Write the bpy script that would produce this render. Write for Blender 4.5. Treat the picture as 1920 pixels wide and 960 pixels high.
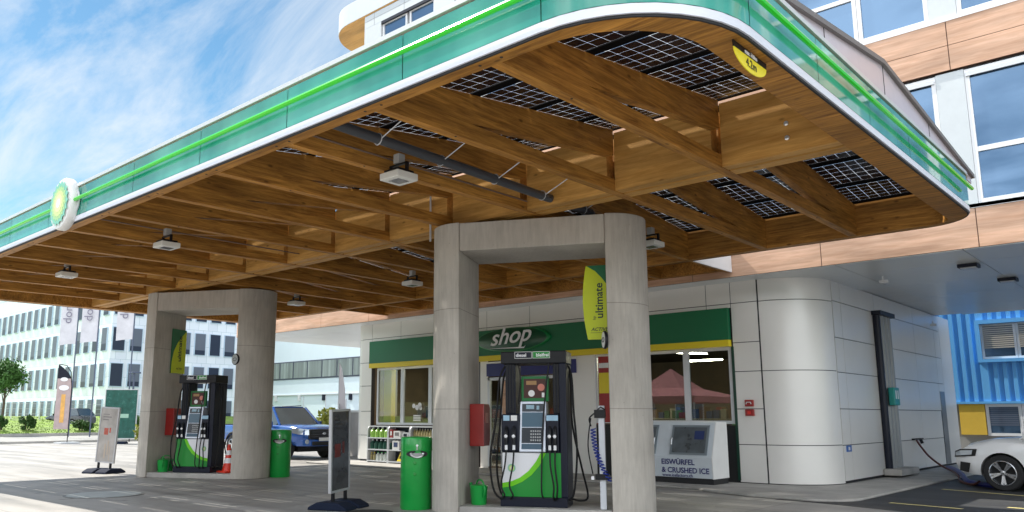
import bpy, bmesh, math, random
from mathutils import Vector, Matrix, noise
R=math.radians; PI=math.pi
random.seed(7)
sc=bpy.context.scene
for o in list(bpy.data.objects): bpy.data.objects.remove(o)
C=sc.collection
# ---------------- camera, world, sun, exposure ----------------
cd=bpy.data.cameras.new('camera'); cam=bpy.data.objects.new('camera',cd); C.objects.link(cam)
rot=Matrix(((0.732893060,0.119173232,0.669824979),(0.680343856,-0.128378075,-0.721561714),(0.0,0.984538882,-0.175166177)))
# orthonormalise
ax=rot.col[0].normalized(); az=(rot.col[2]-ax*rot.col[2].dot(ax)).normalized(); ay=az.cross(ax)
M=Matrix((ax,ay,az)).transposed().to_4x4(); M.translation=Vector((0,0,1.45)); cam.matrix_world=M
cd.sensor_width=36; cd.lens=1500.7/1920*36; cd.shift_x=75/1920; cd.shift_y=33/1920
cd.clip_start=.05; cd.clip_end=2000; sc.camera=cam
sc.render.resolution_x=1024; sc.render.resolution_y=512
sc.view_settings.view_transform='Standard'; sc.view_settings.look='None'; sc.view_settings.gamma=1
sc.view_settings.exposure=1.25
SUNT=Vector((0.79,0.15,-1.0)).normalized()
sd=bpy.data.lights.new('sun','SUN'); sd.energy=3.15; sd.angle=R(.53); sd.color=(1,.95,.86)
so=bpy.data.objects.new('sun',sd); C.objects.link(so); so.rotation_euler=(-SUNT).to_track_quat('Z','Y').to_euler(); so.location=(-40,-10,50)
w=bpy.data.worlds.new("World"); sc.world=w; w.use_nodes=True
nt=w.node_tree; nt.nodes.clear()
def N(t,typ,**k):
    n=t.nodes.new(typ)
    for a,b in k.items(): setattr(n,a,b)
    return n
sky=N(nt,'ShaderNodeTexSky',sky_type='NISHITA',sun_disc=False)
sky.sun_elevation=math.asin(-SUNT.z); sky.sun_rotation=math.atan2(-SUNT.x,-SUNT.y)
sky.air_density=1.0; sky.dust_density=.15; sky.ozone_density=2.0
tc=N(nt,'ShaderNodeTexCoord'); sp=N(nt,'ShaderNodeSeparateXYZ'); nt.links.new(tc.outputs['Generated'],sp.inputs[0])
zz=N(nt,'ShaderNodeMath',operation='MAXIMUM'); nt.links.new(sp.outputs[2],zz.inputs[0]); zz.inputs[1].default_value=0.0
za=N(nt,'ShaderNodeMath',operation='ADD'); nt.links.new(zz.outputs[0],za.inputs[0]); za.inputs[1].default_value=.18
cb=N(nt,'ShaderNodeCombineXYZ')
for i in (0,1):
    d=N(nt,'ShaderNodeMath',operation='DIVIDE'); nt.links.new(sp.outputs[i],d.inputs[0]); nt.links.new(za.outputs[0],d.inputs[1]); nt.links.new(d.outputs[0],cb.inputs[i])
def cloud(rotz,scale,nscale,detail,rough,dist,lo,hi,loc=(0,0,0)):
    m=N(nt,'ShaderNodeMapping'); m.inputs['Rotation'].default_value=(0,0,rotz); m.inputs['Scale'].default_value=scale; m.inputs['Location'].default_value=loc
    nt.links.new(cb.outputs[0],m.inputs[0])
    n=N(nt,'ShaderNodeTexNoise'); n.inputs['Scale'].default_value=nscale; n.inputs['Detail'].default_value=detail; n.inputs['Roughness'].default_value=rough; n.inputs['Distortion'].default_value=dist
    nt.links.new(m.outputs[0],n.inputs['Vector'])
    r=N(nt,'ShaderNodeMapRange'); r.inputs['From Min'].default_value=lo; r.inputs['From Max'].default_value=hi
    nt.links.new(n.outputs['Fac'],r.inputs['Value']); return r.outputs[0]
c1=cloud(R(-20),(0.9,3.2,1),1.1,9,.62,.5,.42,.68)
c2=cloud(R(10),(1,1.3,1),.8,8,.6,.3,.48,.72,(3.1,1.7,0))
lowm=N(nt,'ShaderNodeMapRange'); lowm.inputs['From Min'].default_value=.60; lowm.inputs['From Max'].default_value=.25
nt.links.new(sp.outputs[2],lowm.inputs['Value'])
mm=N(nt,'ShaderNodeMath',operation='MULTIPLY'); nt.links.new(c2,mm.inputs[0]); nt.links.new(lowm.outputs[0],mm.inputs[1])
mx=N(nt,'ShaderNodeMath',operation='MAXIMUM'); nt.links.new(c1,mx.inputs[0]); nt.links.new(mm.outputs[0],mx.inputs[1])
mxs=N(nt,'ShaderNodeMath',operation='MULTIPLY'); nt.links.new(mx.outputs[0],mxs.inputs[0]); mxs.inputs[1].default_value=.85
# extra bright cloud added out of view, south-east behind the camera, as fill light
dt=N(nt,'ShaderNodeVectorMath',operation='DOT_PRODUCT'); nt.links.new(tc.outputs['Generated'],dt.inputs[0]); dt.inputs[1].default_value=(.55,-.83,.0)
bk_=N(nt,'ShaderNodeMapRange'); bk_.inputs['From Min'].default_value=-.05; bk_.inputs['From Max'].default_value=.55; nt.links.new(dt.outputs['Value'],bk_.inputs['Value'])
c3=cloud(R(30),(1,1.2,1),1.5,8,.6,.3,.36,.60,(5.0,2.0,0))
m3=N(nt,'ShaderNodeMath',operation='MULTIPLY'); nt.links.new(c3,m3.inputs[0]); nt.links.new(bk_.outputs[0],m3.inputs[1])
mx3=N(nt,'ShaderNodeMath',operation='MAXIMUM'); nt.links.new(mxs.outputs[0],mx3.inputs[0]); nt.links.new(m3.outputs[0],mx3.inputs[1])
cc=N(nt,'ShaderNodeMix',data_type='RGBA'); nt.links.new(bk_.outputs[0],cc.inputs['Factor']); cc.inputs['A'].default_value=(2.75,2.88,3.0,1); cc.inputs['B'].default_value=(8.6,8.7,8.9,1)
hs=N(nt,'ShaderNodeHueSaturation'); hs.inputs['Saturation'].default_value=1.2; hs.inputs['Value'].default_value=.47; nt.links.new(sky.outputs[0],hs.inputs['Color'])
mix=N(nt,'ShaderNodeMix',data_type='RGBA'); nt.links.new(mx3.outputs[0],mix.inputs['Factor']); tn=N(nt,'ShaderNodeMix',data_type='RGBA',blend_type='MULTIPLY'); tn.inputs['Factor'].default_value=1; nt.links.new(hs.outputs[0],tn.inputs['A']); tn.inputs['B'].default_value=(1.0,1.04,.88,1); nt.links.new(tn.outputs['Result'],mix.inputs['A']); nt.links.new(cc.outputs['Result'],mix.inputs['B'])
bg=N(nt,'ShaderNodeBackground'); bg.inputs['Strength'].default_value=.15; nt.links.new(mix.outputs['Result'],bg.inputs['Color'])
wo=N(nt,'ShaderNodeOutputWorld'); nt.links.new(bg.outputs[0],wo.inputs[0])

# ---------------- helpers ----------------
ORG={}
class MB:
    def __init__(s): s.v=[];s.f=[];s.m=[];s.uv=[]
    def add(s,vs,fs,m=0,uv=None):
        n=len(s.v); s.v+=[tuple(p) for p in vs]
        for i,f in enumerate(fs):
            s.f.append([a+n for a in f]); s.m.append(m); s.uv.append(uv[i] if uv else None)
        return s
    def box(s,x0,x1,y0,y1,z0,z1,m=0,T=None):
        vs=[(x,y,z) for z in(z0,z1) for y in(y0,y1) for x in(x0,x1)]
        if T: vs=[T@Vector(p) for p in vs]
        return s.add(vs,[(0,2,3,1),(4,5,7,6),(0,1,5,4),(2,6,7,3),(0,4,6,2),(1,3,7,5)],m)
    def prism(s,poly,lo,hi,axis='z',m=0,T=None):
        def P(a,b,c): return {'z':(a,b,c),'y':(a,c,b),'x':(c,a,b)}[axis]
        n=len(poly); vs=[P(a,b,lo) for a,b in poly]+[P(a,b,hi) for a,b in poly]
        if T: vs=[T@Vector(p) for p in vs]
        return s.add(vs,[list(range(n))[::-1],list(range(n,2*n))]+[(i,(i+1)%n,n+(i+1)%n,n+i) for i in range(n)],m)
    def ring(s,outer,inner,z0,z1,m=0):
        n=len(outer); vs=[(a,b,z0) for a,b in outer]+[(a,b,z0) for a,b in inner]+[(a,b,z1) for a,b in outer]+[(a,b,z1) for a,b in inner]
        fs=[]
        for i in range(n):
            j=(i+1)%n
            fs+=[(i,j,n+j,n+i),(2*n+i,3*n+i,3*n+j,2*n+j),(i,2*n+i,2*n+j,j),(n+i,n+j,3*n+j,3*n+i)]
        return s.add(vs,fs,m)
    def tube(s,pts,r,n=8,m=0,closed=False):
        pts=[Vector(p) for p in pts]; rs=r if isinstance(r,(list,tuple)) else [r]*len(pts); vs=[];fs=[]
        up=None
        for i,p in enumerate(pts):
            d=(pts[min(i+1,len(pts)-1)]-pts[max(i-1,0)])
            if d.length<1e-9: d=Vector((0,0,1))
            d.normalize()
            if up is None: up=Vector((0,0,1)) if abs(d.z)<.9 else Vector((1,0,0))
            a=d.cross(up)
            if a.length<1e-6: a=d.orthogonal()
            a.normalize(); b=d.cross(a).normalized(); up=a.cross(d)
            up=-b if False else b*-1
            for k in range(n):
                t=2*PI*k/n; vs.append(p+(a*math.cos(t)+b*math.sin(t))*rs[i])
        for i in range(len(pts)-1):
            for k in range(n): fs.append((i*n+k,i*n+(k+1)%n,(i+1)*n+(k+1)%n,(i+1)*n+k))
        fs+=[list(range(n))[::-1],[(len(pts)-1)*n+k for k in range(n)]]
        return s.add(vs,fs,m)
    def lathe(s,prof,c=(0,0,0),n=20,m=0,T=None,cap=True):
        vs=[];fs=[]
        for r,z in prof:
            for k in range(n): vs.append(Vector((r*math.cos(2*PI*k/n),r*math.sin(2*PI*k/n),z)))
        for i in range(len(prof)-1):
            for k in range(n): fs.append((i*n+k,i*n+(k+1)%n,(i+1)*n+(k+1)%n,(i+1)*n+k))
        if cap: fs+=[list(range(n))[::-1],[(len(prof)-1)*n+k for k in range(n)]]
        if T: vs=[T@p for p in vs]
        return s.add([Vector(c)+p for p in vs],fs,m)
    def poly(s,pts,m=0): return s.add(pts,[list(range(len(pts)))],m)
    def build(s,name,mat,parent=None,local=False,smooth=False,bevel=0,uvbox=False,seg=2):
        me=bpy.data.meshes.new(name); off=Vector((0,0,0))
        if parent is not None and not local: off=ORG.get(parent,Vector((0,0,0)))
        me.from_pydata([Vector(p)-off for p in s.v],[],s.f)
        mats=mat if isinstance(mat,(list,tuple)) else [mat]
        for q in mats: me.materials.append(q)
        me.polygons.foreach_set('material_index',s.m)
        if any(u is not None for u in s.uv):
            ul=me.uv_layers.new(name='UVMap')
            for p,u in zip(me.polygons,s.uv):
                if u:
                    for li,c in zip(p.loop_indices,u): ul.data[li].uv=c
        if smooth is True: me.polygons.foreach_set('use_smooth',[True]*len(me.polygons))
        bm=bmesh.new(); bm.from_mesh(me)
        bmesh.ops.recalc_face_normals(bm,faces=bm.faces); bm.to_mesh(me); bm.free()
        if smooth: me.shade_smooth() if hasattr(me,'shade_smooth') else None
        if smooth=='auto' or smooth is True:
            try: me.set_sharp_from_angle(angle=R(38))
            except Exception: pass
        o=bpy.data.objects.new(name,me); C.objects.link(o)
        if parent is not None: o.parent=parent; ORG[o]=off
        else: ORG[o]=Vector((0,0,0))
        if bevel:
            b=o.modifiers.new('bevel','BEVEL'); b.width=bevel; b.segments=seg; b.limit_method='ANGLE'; b.angle_limit=R(40)
            try: b.harden_normals=False
            except Exception: pass
        return o
def tag(o,label=None,cat=None,group=None,kind=None):
    if label: o['label']=label
    if cat: o['category']=cat
    if group: o['group']=group
    if kind: o['kind']=kind
    return o
def thing(name,label,cat,loc=(0,0,0),rz=0,group=None):
    o=bpy.data.objects.new(name,None); C.objects.link(o); o.location=loc; o.rotation_euler=(0,0,rz); o.empty_display_size=.2
    ORG[o]=Vector(loc); return tag(o,label,cat,group)
def dup(o,parent=None,loc=None,rz=None,label=None,group=None):
    c=o.copy(); C.objects.link(c)
    if parent is not None: c.parent=parent
    for ch in [q for q in bpy.data.objects if q.parent==o]: dup(ch,c)
    if loc is not None: c.location=loc
    if rz is not None: c.rotation_euler=(0,0,rz)
    if label: c['label']=label
    if group: c['group']=group
    return c
def text(name,s,size,mat,parent,org,xd,up,extr=.004,shear=0,bold=0,align='LEFT',local=False,sx=1,aligny='BOTTOM_BASELINE'):
    cu=bpy.data.curves.new('t','FONT'); cu.body=s; cu.size=size; cu.extrude=extr; cu.shear=shear; cu.offset=bold; cu.align_x=align; cu.resolution_u=4
    ob=bpy.data.objects.new('t',cu); C.objects.link(ob); dg=bpy.context.evaluated_depsgraph_get(); dg.update()
    me=bpy.data.meshes.new_from_object(ob.evaluated_get(dg)); bpy.data.objects.remove(ob)
    X=Vector(xd).normalized(); U=Vector(up).normalized(); Z=X.cross(U)
    off=ORG.get(parent,Vector((0,0,0))) if (parent is not None and not local) else Vector((0,0,0))
    m4=Matrix((X*sx,U,Z)).transposed().to_4x4(); m4.translation=Vector(org)-off
    me.transform(m4); me.materials.clear(); me.materials.append(mat)
    o=bpy.data.objects.new(name,me); C.objects.link(o)
    if parent is not None: o.parent=parent
    ORG[o]=off
    return o
# ---------------- materials ----------------
def srgb(r,g,b): return tuple(((c/255)/12.92 if c/255<=.04045 else ((c/255+.055)/1.055)**2.4) for c in (r,g,b))
def mat(name,col,rough=.5,metal=0,coat=0,var=0,vscale=6,bump=0,bscale=40,spec=None,emit=None,estr=0,trans=0,ior=None,stretch=(1,1,1),detail=6):
    m=bpy.data.materials.new(name); m.use_nodes=True; t=m.node_tree; b=t.nodes['Principled BSDF']
    b.inputs['Base Color'].default_value=(*col,1); b.inputs['Roughness'].default_value=rough; b.inputs['Metallic'].default_value=metal
    if coat: b.inputs['Coat Weight'].default_value=coat; b.inputs['Coat Roughness'].default_value=.05
    if spec is not None: b.inputs['Specular IOR Level'].default_value=spec
    if emit: b.inputs['Emission Color'].default_value=(*emit,1); b.inputs['Emission Strength'].default_value=estr
    if trans: b.inputs['Transmission Weight'].default_value=trans
    if ior: b.inputs['IOR'].default_value=ior
    if var or bump:
        tc=N(t,'ShaderNodeTexCoord'); mp=N(t,'ShaderNodeMapping'); mp.inputs['Scale'].default_value=stretch; t.links.new(tc.outputs['Object'],mp.inputs[0])
    if var:
        n=N(t,'ShaderNodeTexNoise'); n.inputs['Scale'].default_value=vscale; n.inputs['Detail'].default_value=detail; n.inputs['Roughness'].default_value=.6; t.links.new(mp.outputs[0],n.inputs['Vector'])
        r=N(t,'ShaderNodeMapRange'); r.inputs['From Min'].default_value=.3; r.inputs['From Max'].default_value=.7; r.inputs['To Min'].default_value=1-var; r.inputs['To Max'].default_value=1+var; t.links.new(n.outputs['Fac'],r.inputs['Value'])
        h=N(t,'ShaderNodeHueSaturation'); h.inputs['Color'].default_value=(*col,1); t.links.new(r.outputs[0],h.inputs['Value']); t.links.new(h.outputs[0],b.inputs['Base Color'])
        if var>.12: r2=N(t,'ShaderNodeMapRange'); r2.inputs['From Min'].default_value=.3; r2.inputs['From Max'].default_value=.7; r2.inputs['To Min'].default_value=max(.02,rough*(1-.35)); r2.inputs['To Max'].default_value=min(1,rough*1.25); t.links.new(n.outputs['Fac'],r2.inputs['Value']); t.links.new(r2.outputs[0],b.inputs['Roughness'])
    if bump:
        n2=N(t,'ShaderNodeTexNoise'); n2.inputs['Scale'].default_value=bscale; n2.inputs['Detail'].default_value=5; t.links.new(mp.outputs[0],n2.inputs['Vector'])
        bp=N(t,'ShaderNodeBump'); bp.inputs['Strength'].default_value=bump; bp.inputs['Distance'].default_value=.01; t.links.new(n2.outputs['Fac'],bp.inputs['Height']); t.links.new(bp.outputs[0],b.inputs['Normal'])
    return m
def ramp(t,src,stops):
    r=N(t,'ShaderNodeValToRGB'); e=r.color_ramp.elements
    while len(e)<len(stops): e.new(.5)
    for q,(p,c) in zip(e,stops): q.position=p; q.color=(*c,1)
    t.links.new(src,r.inputs[0]); return r.outputs[0]
def wood(name,axis,dark,light,layer=0,rough=.55,scale=1,knots=True):
    m=bpy.data.materials.new(name); m.use_nodes=True; t=m.node_tree; b=t.nodes['Principled BSDF']
    tc=N(t,'ShaderNodeTexCoord'); mp=N(t,'ShaderNodeMapping'); t.links.new(tc.outputs['Object'],mp.inputs[0])
    s=[14*scale]*3; s[axis]=1.1*scale; mp.inputs['Scale'].default_value=s
    n=N(t,'ShaderNodeTexNoise'); n.inputs['Scale'].default_value=1.6; n.inputs['Detail'].default_value=7; n.inputs['Roughness'].default_value=.65; n.inputs['Distortion'].default_value=.6; t.links.new(mp.outputs[0],n.inputs['Vector'])
    col=ramp(t,n.outputs['Fac'],[(.28,dark),(.72,light)])
    mp2=N(t,'ShaderNodeMapping'); t.links.new(tc.outputs['Object'],mp2.inputs[0]); s2=[3.2]*3; s2[axis]=.55; mp2.inputs['Scale'].default_value=s2
    n3=N(t,'ShaderNodeTexNoise'); n3.inputs['Scale'].default_value=1.2; n3.inputs['Detail'].default_value=3; t.links.new(mp2.outputs[0],n3.inputs['Vector'])
    r3=N(t,'ShaderNodeMapRange'); r3.inputs['From Min'].default_value=.3; r3.inputs['From Max'].default_value=.7; r3.inputs['To Min'].default_value=.74; r3.inputs['To Max'].default_value=1.22; t.links.new(n3.outputs['Fac'],r3.inputs['Value'])
    h=N(t,'ShaderNodeHueSaturation'); t.links.new(col,h.inputs['Color']); t.links.new(r3.outputs[0],h.inputs['Value']); out=h.outputs[0]
    if knots:
        v=N(t,'ShaderNodeTexVoronoi'); v.inputs['Scale'].default_value=1; mp3=N(t,'ShaderNodeMapping'); s3=[5.0]*3; s3[axis]=2.2; mp3.inputs['Scale'].default_value=s3; t.links.new(tc.outputs['Object'],mp3.inputs[0]); t.links.new(mp3.outputs[0],v.inputs['Vector'])
        k=N(t,'ShaderNodeMapRange'); k.inputs['From Min'].default_value=.05; k.inputs['From Max'].default_value=.12; k.inputs['To Min'].default_value=.7; k.inputs['To Max'].default_value=0; t.links.new(v.outputs['Distance'],k.inputs['Value'])
        mxk=N(t,'ShaderNodeMix',data_type='RGBA'); t.links.new(k.outputs[0],mxk.inputs['Factor']); t.links.new(out,mxk.inputs['A']); mxk.inputs['B'].default_value=(*[c*.35 for c in dark],1); out=mxk.outputs['Result']
    if layer:
        sp=N(t,'ShaderNodeSeparateXYZ'); t.links.new(tc.outputs['Object'],sp.inputs[0])
        q=N(t,'ShaderNodeMath',operation='DIVIDE'); t.links.new(sp.outputs[2],q.inputs[0]); q.inputs[1].default_value=layer
        f=N(t,'ShaderNodeMath',operation='FRACT'); t.links.new(q.outputs[0],f.inputs[0])
        l=N(t,'ShaderNodeMath',operation='LESS_THAN'); t.links.new(f.outputs[0],l.inputs[0]); l.inputs[1].default_value=.06
        fl=N(t,'ShaderNodeMath',operation='MULTIPLY'); t.links.new(l.outputs[0],fl.inputs[0]); fl.inputs[1].default_value=.35
        mxl=N(t,'ShaderNodeMix',data_type='RGBA'); t.links.new(fl.outputs[0],mxl.inputs['Factor']); t.links.new(out,mxl.inputs['A']); mxl.inputs['B'].default_value=(*[c*.4 for c in dark],1); out=mxl.outputs['Result']
    t.links.new(out,b.inputs['Base Color']); b.inputs['Roughness'].default_value=rough; b.inputs['Specular IOR Level'].default_value=.3
    bp=N(t,'ShaderNodeBump'); bp.inputs['Strength'].default_value=.15; bp.inputs['Distance'].default_value=.004; t.links.new(n.outputs['Fac'],bp.inputs['Height']); t.links.new(bp.outputs[0],b.inputs['Normal'])
    return m
WD=(.17,.064,.010); WL=(.62,.30,.06)
M_woodY=wood('glulam along the beams',1,WD,WL,layer=.045)
M_woodX=wood('glulam across',0,WD,WL,layer=.045)
M_ply=wood('spruce plywood',0,(.42,.20,.04),(.68,.38,.11),knots=True)
M_lam=wood('wood grain laminate',0,(.50,.285,.18),(.73,.48,.345),rough=.4,scale=.6,knots=False)
M_lamwarm=wood('golden wood soffit',0,(.50,.26,.06),(.62,.36,.12),rough=.5,knots=False)
def concrete(name,dark,light,streak=True,rough=.75,joint=None):
    m=bpy.data.materials.new(name); m.use_nodes=True; t=m.node_tree; b=t.nodes['Principled BSDF']
    tc=N(t,'ShaderNodeTexCoord'); mp=N(t,'ShaderNodeMapping'); t.links.new(tc.outputs['Object'],mp.inputs[0]); mp.inputs['Scale'].default_value=(8,8,.9) if streak else (1,1,1)
    n=N(t,'ShaderNodeTexNoise'); n.inputs['Scale'].default_value=2.2; n.inputs['Detail'].default_value=8; n.inputs['Roughness'].default_value=.7; t.links.new(mp.outputs[0],n.inputs['Vector'])
    n2=N(t,'ShaderNodeTexNoise'); n2.inputs['Scale'].default_value=1.4; n2.inputs['Detail'].default_value=6; t.links.new(tc.outputs['Object'],n2.inputs['Vector'])
    a=N(t,'ShaderNodeMath',operation='MULTIPLY_ADD'); t.links.new(n.outputs['Fac'],a.inputs[0]); a.inputs[1].default_value=.5
    mu=N(t,'ShaderNodeMath',operation='MULTIPLY'); t.links.new(n2.outputs['Fac'],mu.inputs[0]); mu.inputs[1].default_value=.5; t.links.new(mu.outputs[0],a.inputs[2])
    col=ramp(t,a.outputs[0],[(.36,dark),(.62,light)]); out=col
    if joint:
        sp=N(t,'ShaderNodeSeparateXYZ'); t.links.new(tc.outputs['Object'],sp.inputs[0])
        q=N(t,'ShaderNodeMath',operation='DIVIDE'); t.links.new(sp.outputs[2],q.inputs[0]); q.inputs[1].default_value=joint
        f=N(t,'ShaderNodeMath',operation='FRACT'); t.links.new(q.outputs[0],f.inputs[0]); l=N(t,'ShaderNodeMath',operation='LESS_THAN'); t.links.new(f.outputs[0],l.inputs[0]); l.inputs[1].default_value=.008
        fl=N(t,'ShaderNodeMath',operation='MULTIPLY'); t.links.new(l.outputs[0],fl.inputs[0]); fl.inputs[1].default_value=.6
        mxl=N(t,'ShaderNodeMix',data_type='RGBA'); t.links.new(fl.outputs[0],mxl.inputs['Factor']); t.links.new(out,mxl.inputs['A']); mxl.inputs['B'].default_value=(*[c*.5 for c in dark],1); out=mxl.outputs['Result']
    v=N(t,'ShaderNodeTexVoronoi'); v.inputs['Scale'].default_value=7; t.links.new(tc.outputs['Object'],v.inputs['Vector'])
    k=N(t,'ShaderNodeMapRange'); k.inputs['From Min'].default_value=.04; k.inputs['From Max'].default_value=.07; k.inputs['To Min'].default_value=.5; k.inputs['To Max'].default_value=0; t.links.new(v.outputs['Distance'],k.inputs['Value'])
    mk=N(t,'ShaderNodeMix',data_type='RGBA'); t.links.new(k.outputs[0],mk.inputs['Factor']); t.links.new(out,mk.inputs['A']); mk.inputs['B'].default_value=(*[c*.6 for c in dark],1)
    t.links.new(mk.outputs['Result'],b.inputs['Base Color']); b.inputs['Roughness'].default_value=rough
    bp=N(t,'ShaderNodeBump'); bp.inputs['Strength'].default_value=.25; bp.inputs['Distance'].default_value=.01; t.links.new(a.outputs[0],bp.inputs['Height']); t.links.new(bp.outputs[0],b.inputs['Normal'])
    return m
M_conc=concrete('board marked concrete',(.37,.34,.30),(.53,.495,.44),joint=1.55)
M_kerb=concrete('kerb concrete',(.30,.29,.27),(.48,.46,.43),streak=False)
def ground_mat(name,base,stain,light,ang=0,joint=0,tyre=.5):
    m=bpy.data.materials.new(name); m.use_nodes=True; t=m.node_tree; b=t.nodes['Principled BSDF']
    tc=N(t,'ShaderNodeTexCoord'); mp=N(t,'ShaderNodeMapping'); mp.inputs['Rotation'].default_value=(0,0,ang); mp.inputs['Scale'].default_value=(.12,1.6,1); t.links.new(tc.outputs['Object'],mp.inputs[0])
    n=N(t,'ShaderNodeTexNoise'); n.inputs['Scale'].default_value=1.0; n.inputs['Detail'].default_value=9; n.inputs['Roughness'].default_value=.6; n.inputs['Distortion'].default_value=.3; t.links.new(mp.outputs[0],n.inputs['Vector'])
    n2=N(t,'ShaderNodeTexNoise'); n2.inputs['Scale'].default_value=.5; n2.inputs['Detail'].default_value=10; n2.inputs['Roughness'].default_value=.7; t.links.new(tc.outputs['Object'],n2.inputs['Vector'])
    n3=N(t,'ShaderNodeTexNoise'); n3.inputs['Scale'].default_value=60; n3.inputs['Detail'].default_value=3; t.links.new(tc.outputs['Object'],n3.inputs['Vector'])
    c1=ramp(t,n.outputs['Fac'],[(.33,stain),(.52,base),(.7,light)])
    r=N(t,'ShaderNodeMapRange'); r.inputs['From Min'].default_value=.3; r.inputs['From Max'].default_value=.7; r.inputs['To Min'].default_value=.8; r.inputs['To Max'].default_value=1.18; t.links.new(n2.outputs['Fac'],r.inputs['Value'])
    r3=N(t,'ShaderNodeMapRange'); r3.inputs['To Min'].default_value=.8; r3.inputs['To Max'].default_value=1.2; t.links.new(n3.outputs['Fac'],r3.inputs['Value'])
    mu=N(t,'ShaderNodeMath',operation='MULTIPLY'); t.links.new(r.outputs[0],mu.inputs[0]); t.links.new(r3.outputs[0],mu.inputs[1])
    h=N(t,'ShaderNodeHueSaturation'); t.links.new(c1,h.inputs['Color']); t.links.new(mu.outputs[0],h.inputs['Value']); out=h.outputs[0]
    if joint:
        br=N(t,'ShaderNodeTexBrick'); br.offset=0; br.inputs['Color1'].default_value=(0,0,0,1); br.inputs['Color2'].default_value=(0,0,0,1); br.inputs['Mortar'].default_value=(1,1,1,1); br.inputs['Scale'].default_value=1; br.inputs['Mortar Size'].default_value=.012; br.inputs['Brick Width'].default_value=joint; br.inputs['Row Height'].default_value=joint
        mpj=N(t,'ShaderNodeMapping'); mpj.inputs['Location'].default_value=(.4,.7,0); t.links.new(tc.outputs['Object'],mpj.inputs[0]); t.links.new(mpj.outputs[0],br.inputs['Vector'])
        fl=N(t,'ShaderNodeMath',operation='MULTIPLY'); t.links.new(br.outputs['Color'],fl.inputs[0]); fl.inputs[1].default_value=.55
        mk=N(t,'ShaderNodeMix',data_type='RGBA'); t.links.new(fl.outputs[0],mk.inputs['Factor']); t.links.new(out,mk.inputs['A']); mk.inputs['B'].default_value=(.07,.065,.06,1); out=mk.outputs['Result']
    if tyre:
        mpt=N(t,'ShaderNodeMapping'); mpt.inputs['Rotation'].default_value=(0,0,ang+R(38)); mpt.inputs['Scale'].default_value=(.10,2.6,1); t.links.new(tc.outputs['Object'],mpt.inputs[0])
        nt_=N(t,'ShaderNodeTexNoise'); nt_.inputs['Scale'].default_value=.8; nt_.inputs['Detail'].default_value=5; nt_.inputs['Distortion'].default_value=.8; t.links.new(mpt.outputs[0],nt_.inputs['Vector'])
        vv=N(t,'ShaderNodeTexVoronoi'); vv.inputs['Scale'].default_value=.75; mv=N(t,'ShaderNodeMapping'); wv=N(t,'ShaderNodeVectorMath',operation='ADD'); t.links.new(tc.outputs['Object'],wv.inputs[0]); nw=N(t,'ShaderNodeTexNoise'); nw.inputs['Scale'].default_value=3; t.links.new(tc.outputs['Object'],nw.inputs['Vector']); t.links.new(nw.outputs['Color'],wv.inputs[1]); t.links.new(wv.outputs[0],vv.inputs['Vector'])
        a1=N(t,'ShaderNodeMapRange'); a1.inputs['From Min'].default_value=.60; a1.inputs['From Max'].default_value=.72; a1.inputs['To Min'].default_value=0; a1.inputs['To Max'].default_value=.45; t.links.new(nt_.outputs['Fac'],a1.inputs['Value'])
        a2=N(t,'ShaderNodeMapRange'); a2.inputs['From Min'].default_value=.06; a2.inputs['From Max'].default_value=.16; a2.inputs['To Min'].default_value=.6; a2.inputs['To Max'].default_value=0; t.links.new(vv.outputs['Distance'],a2.inputs['Value'])
        am=N(t,'ShaderNodeMath',operation='MAXIMUM'); t.links.new(a1.outputs[0],am.inputs[0]); t.links.new(a2.outputs[0],am.inputs[1])
        mt=N(t,'ShaderNodeMix',data_type='RGBA'); t.links.new(am.outputs[0],mt.inputs['Factor']); t.links.new(out,mt.inputs['A']); mt.inputs['B'].default_value=(*[c*.45 for c in stain],1); out=mt.outputs['Result']
    t.links.new(out,b.inputs['Base Color'])
    rr=N(t,'ShaderNodeMapRange'); rr.inputs['To Min'].default_value=.35; rr.inputs['To Max'].default_value=.85; t.links.new(n.outputs['Fac'],rr.inputs['Value']); t.links.new(rr.outputs[0],b.inputs['Roughness'])
    bp=N(t,'ShaderNodeBump'); bp.inputs['Strength'].default_value=.2; bp.inputs['Distance'].default_value=.005; t.links.new(n3.outputs['Fac'],bp.inputs['Height']); t.links.new(bp.outputs[0],b.inputs['Normal'])
    return m
M_fore=ground_mat('forecourt concrete',(.33,.315,.295),(.21,.20,.185),(.42,.405,.38),ang=R(-12),joint=5.2)
M_asph=ground_mat('dark asphalt',(.035,.036,.038),(.025,.025,.028),(.05,.05,.052),tyre=0)
M_road=ground_mat('pale asphalt',(.30,.295,.28),(.24,.235,.22),(.36,.35,.33))
M_pave=ground_mat('walkway concrete',(.33,.31,.28),(.24,.225,.2),(.42,.40,.36))
M_white=mat('white paint',(.78,.78,.77),.35,var=.04,vscale=3)
M_offw=mat('off white panel',(.82,.805,.77),.32,metal=.12,var=.03,vscale=.8)
M_dark=mat('dark gap',(.02,.02,.022),.7)
M_alu=mat('satin aluminium',(.72,.74,.76),.3,metal=.85,var=.05)
M_greyal=mat('grey white aluminium',(.62,.64,.67),.35,metal=.2)
M_black=mat('black plastic',(.008,.009,.012),.4,spec=.35,var=.15,vscale=8,bump=.05)
M_navyblk=mat('navy black powder coat',(.008,.011,.024),.4,spec=.3)
M_rubber=mat('black rubber hose',(.008,.008,.009),.5,spec=.3)
M_green=mat('green paint',(.005,.33,.05),.32,coat=.3,var=.08,vscale=3)
M_green2=mat('signal green',(.006,.26,.03),.35,coat=.15)
M_greenb=mat('deep green fascia board',(.005,.15,.06),.4)
M_lime=mat('lime green',(.16,.62,.01),.35)
M_yel=mat('yellow',(.78,.62,.02),.4)
M_limeyel=mat('lime yellow',(.58,.68,.01),.4)
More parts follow.
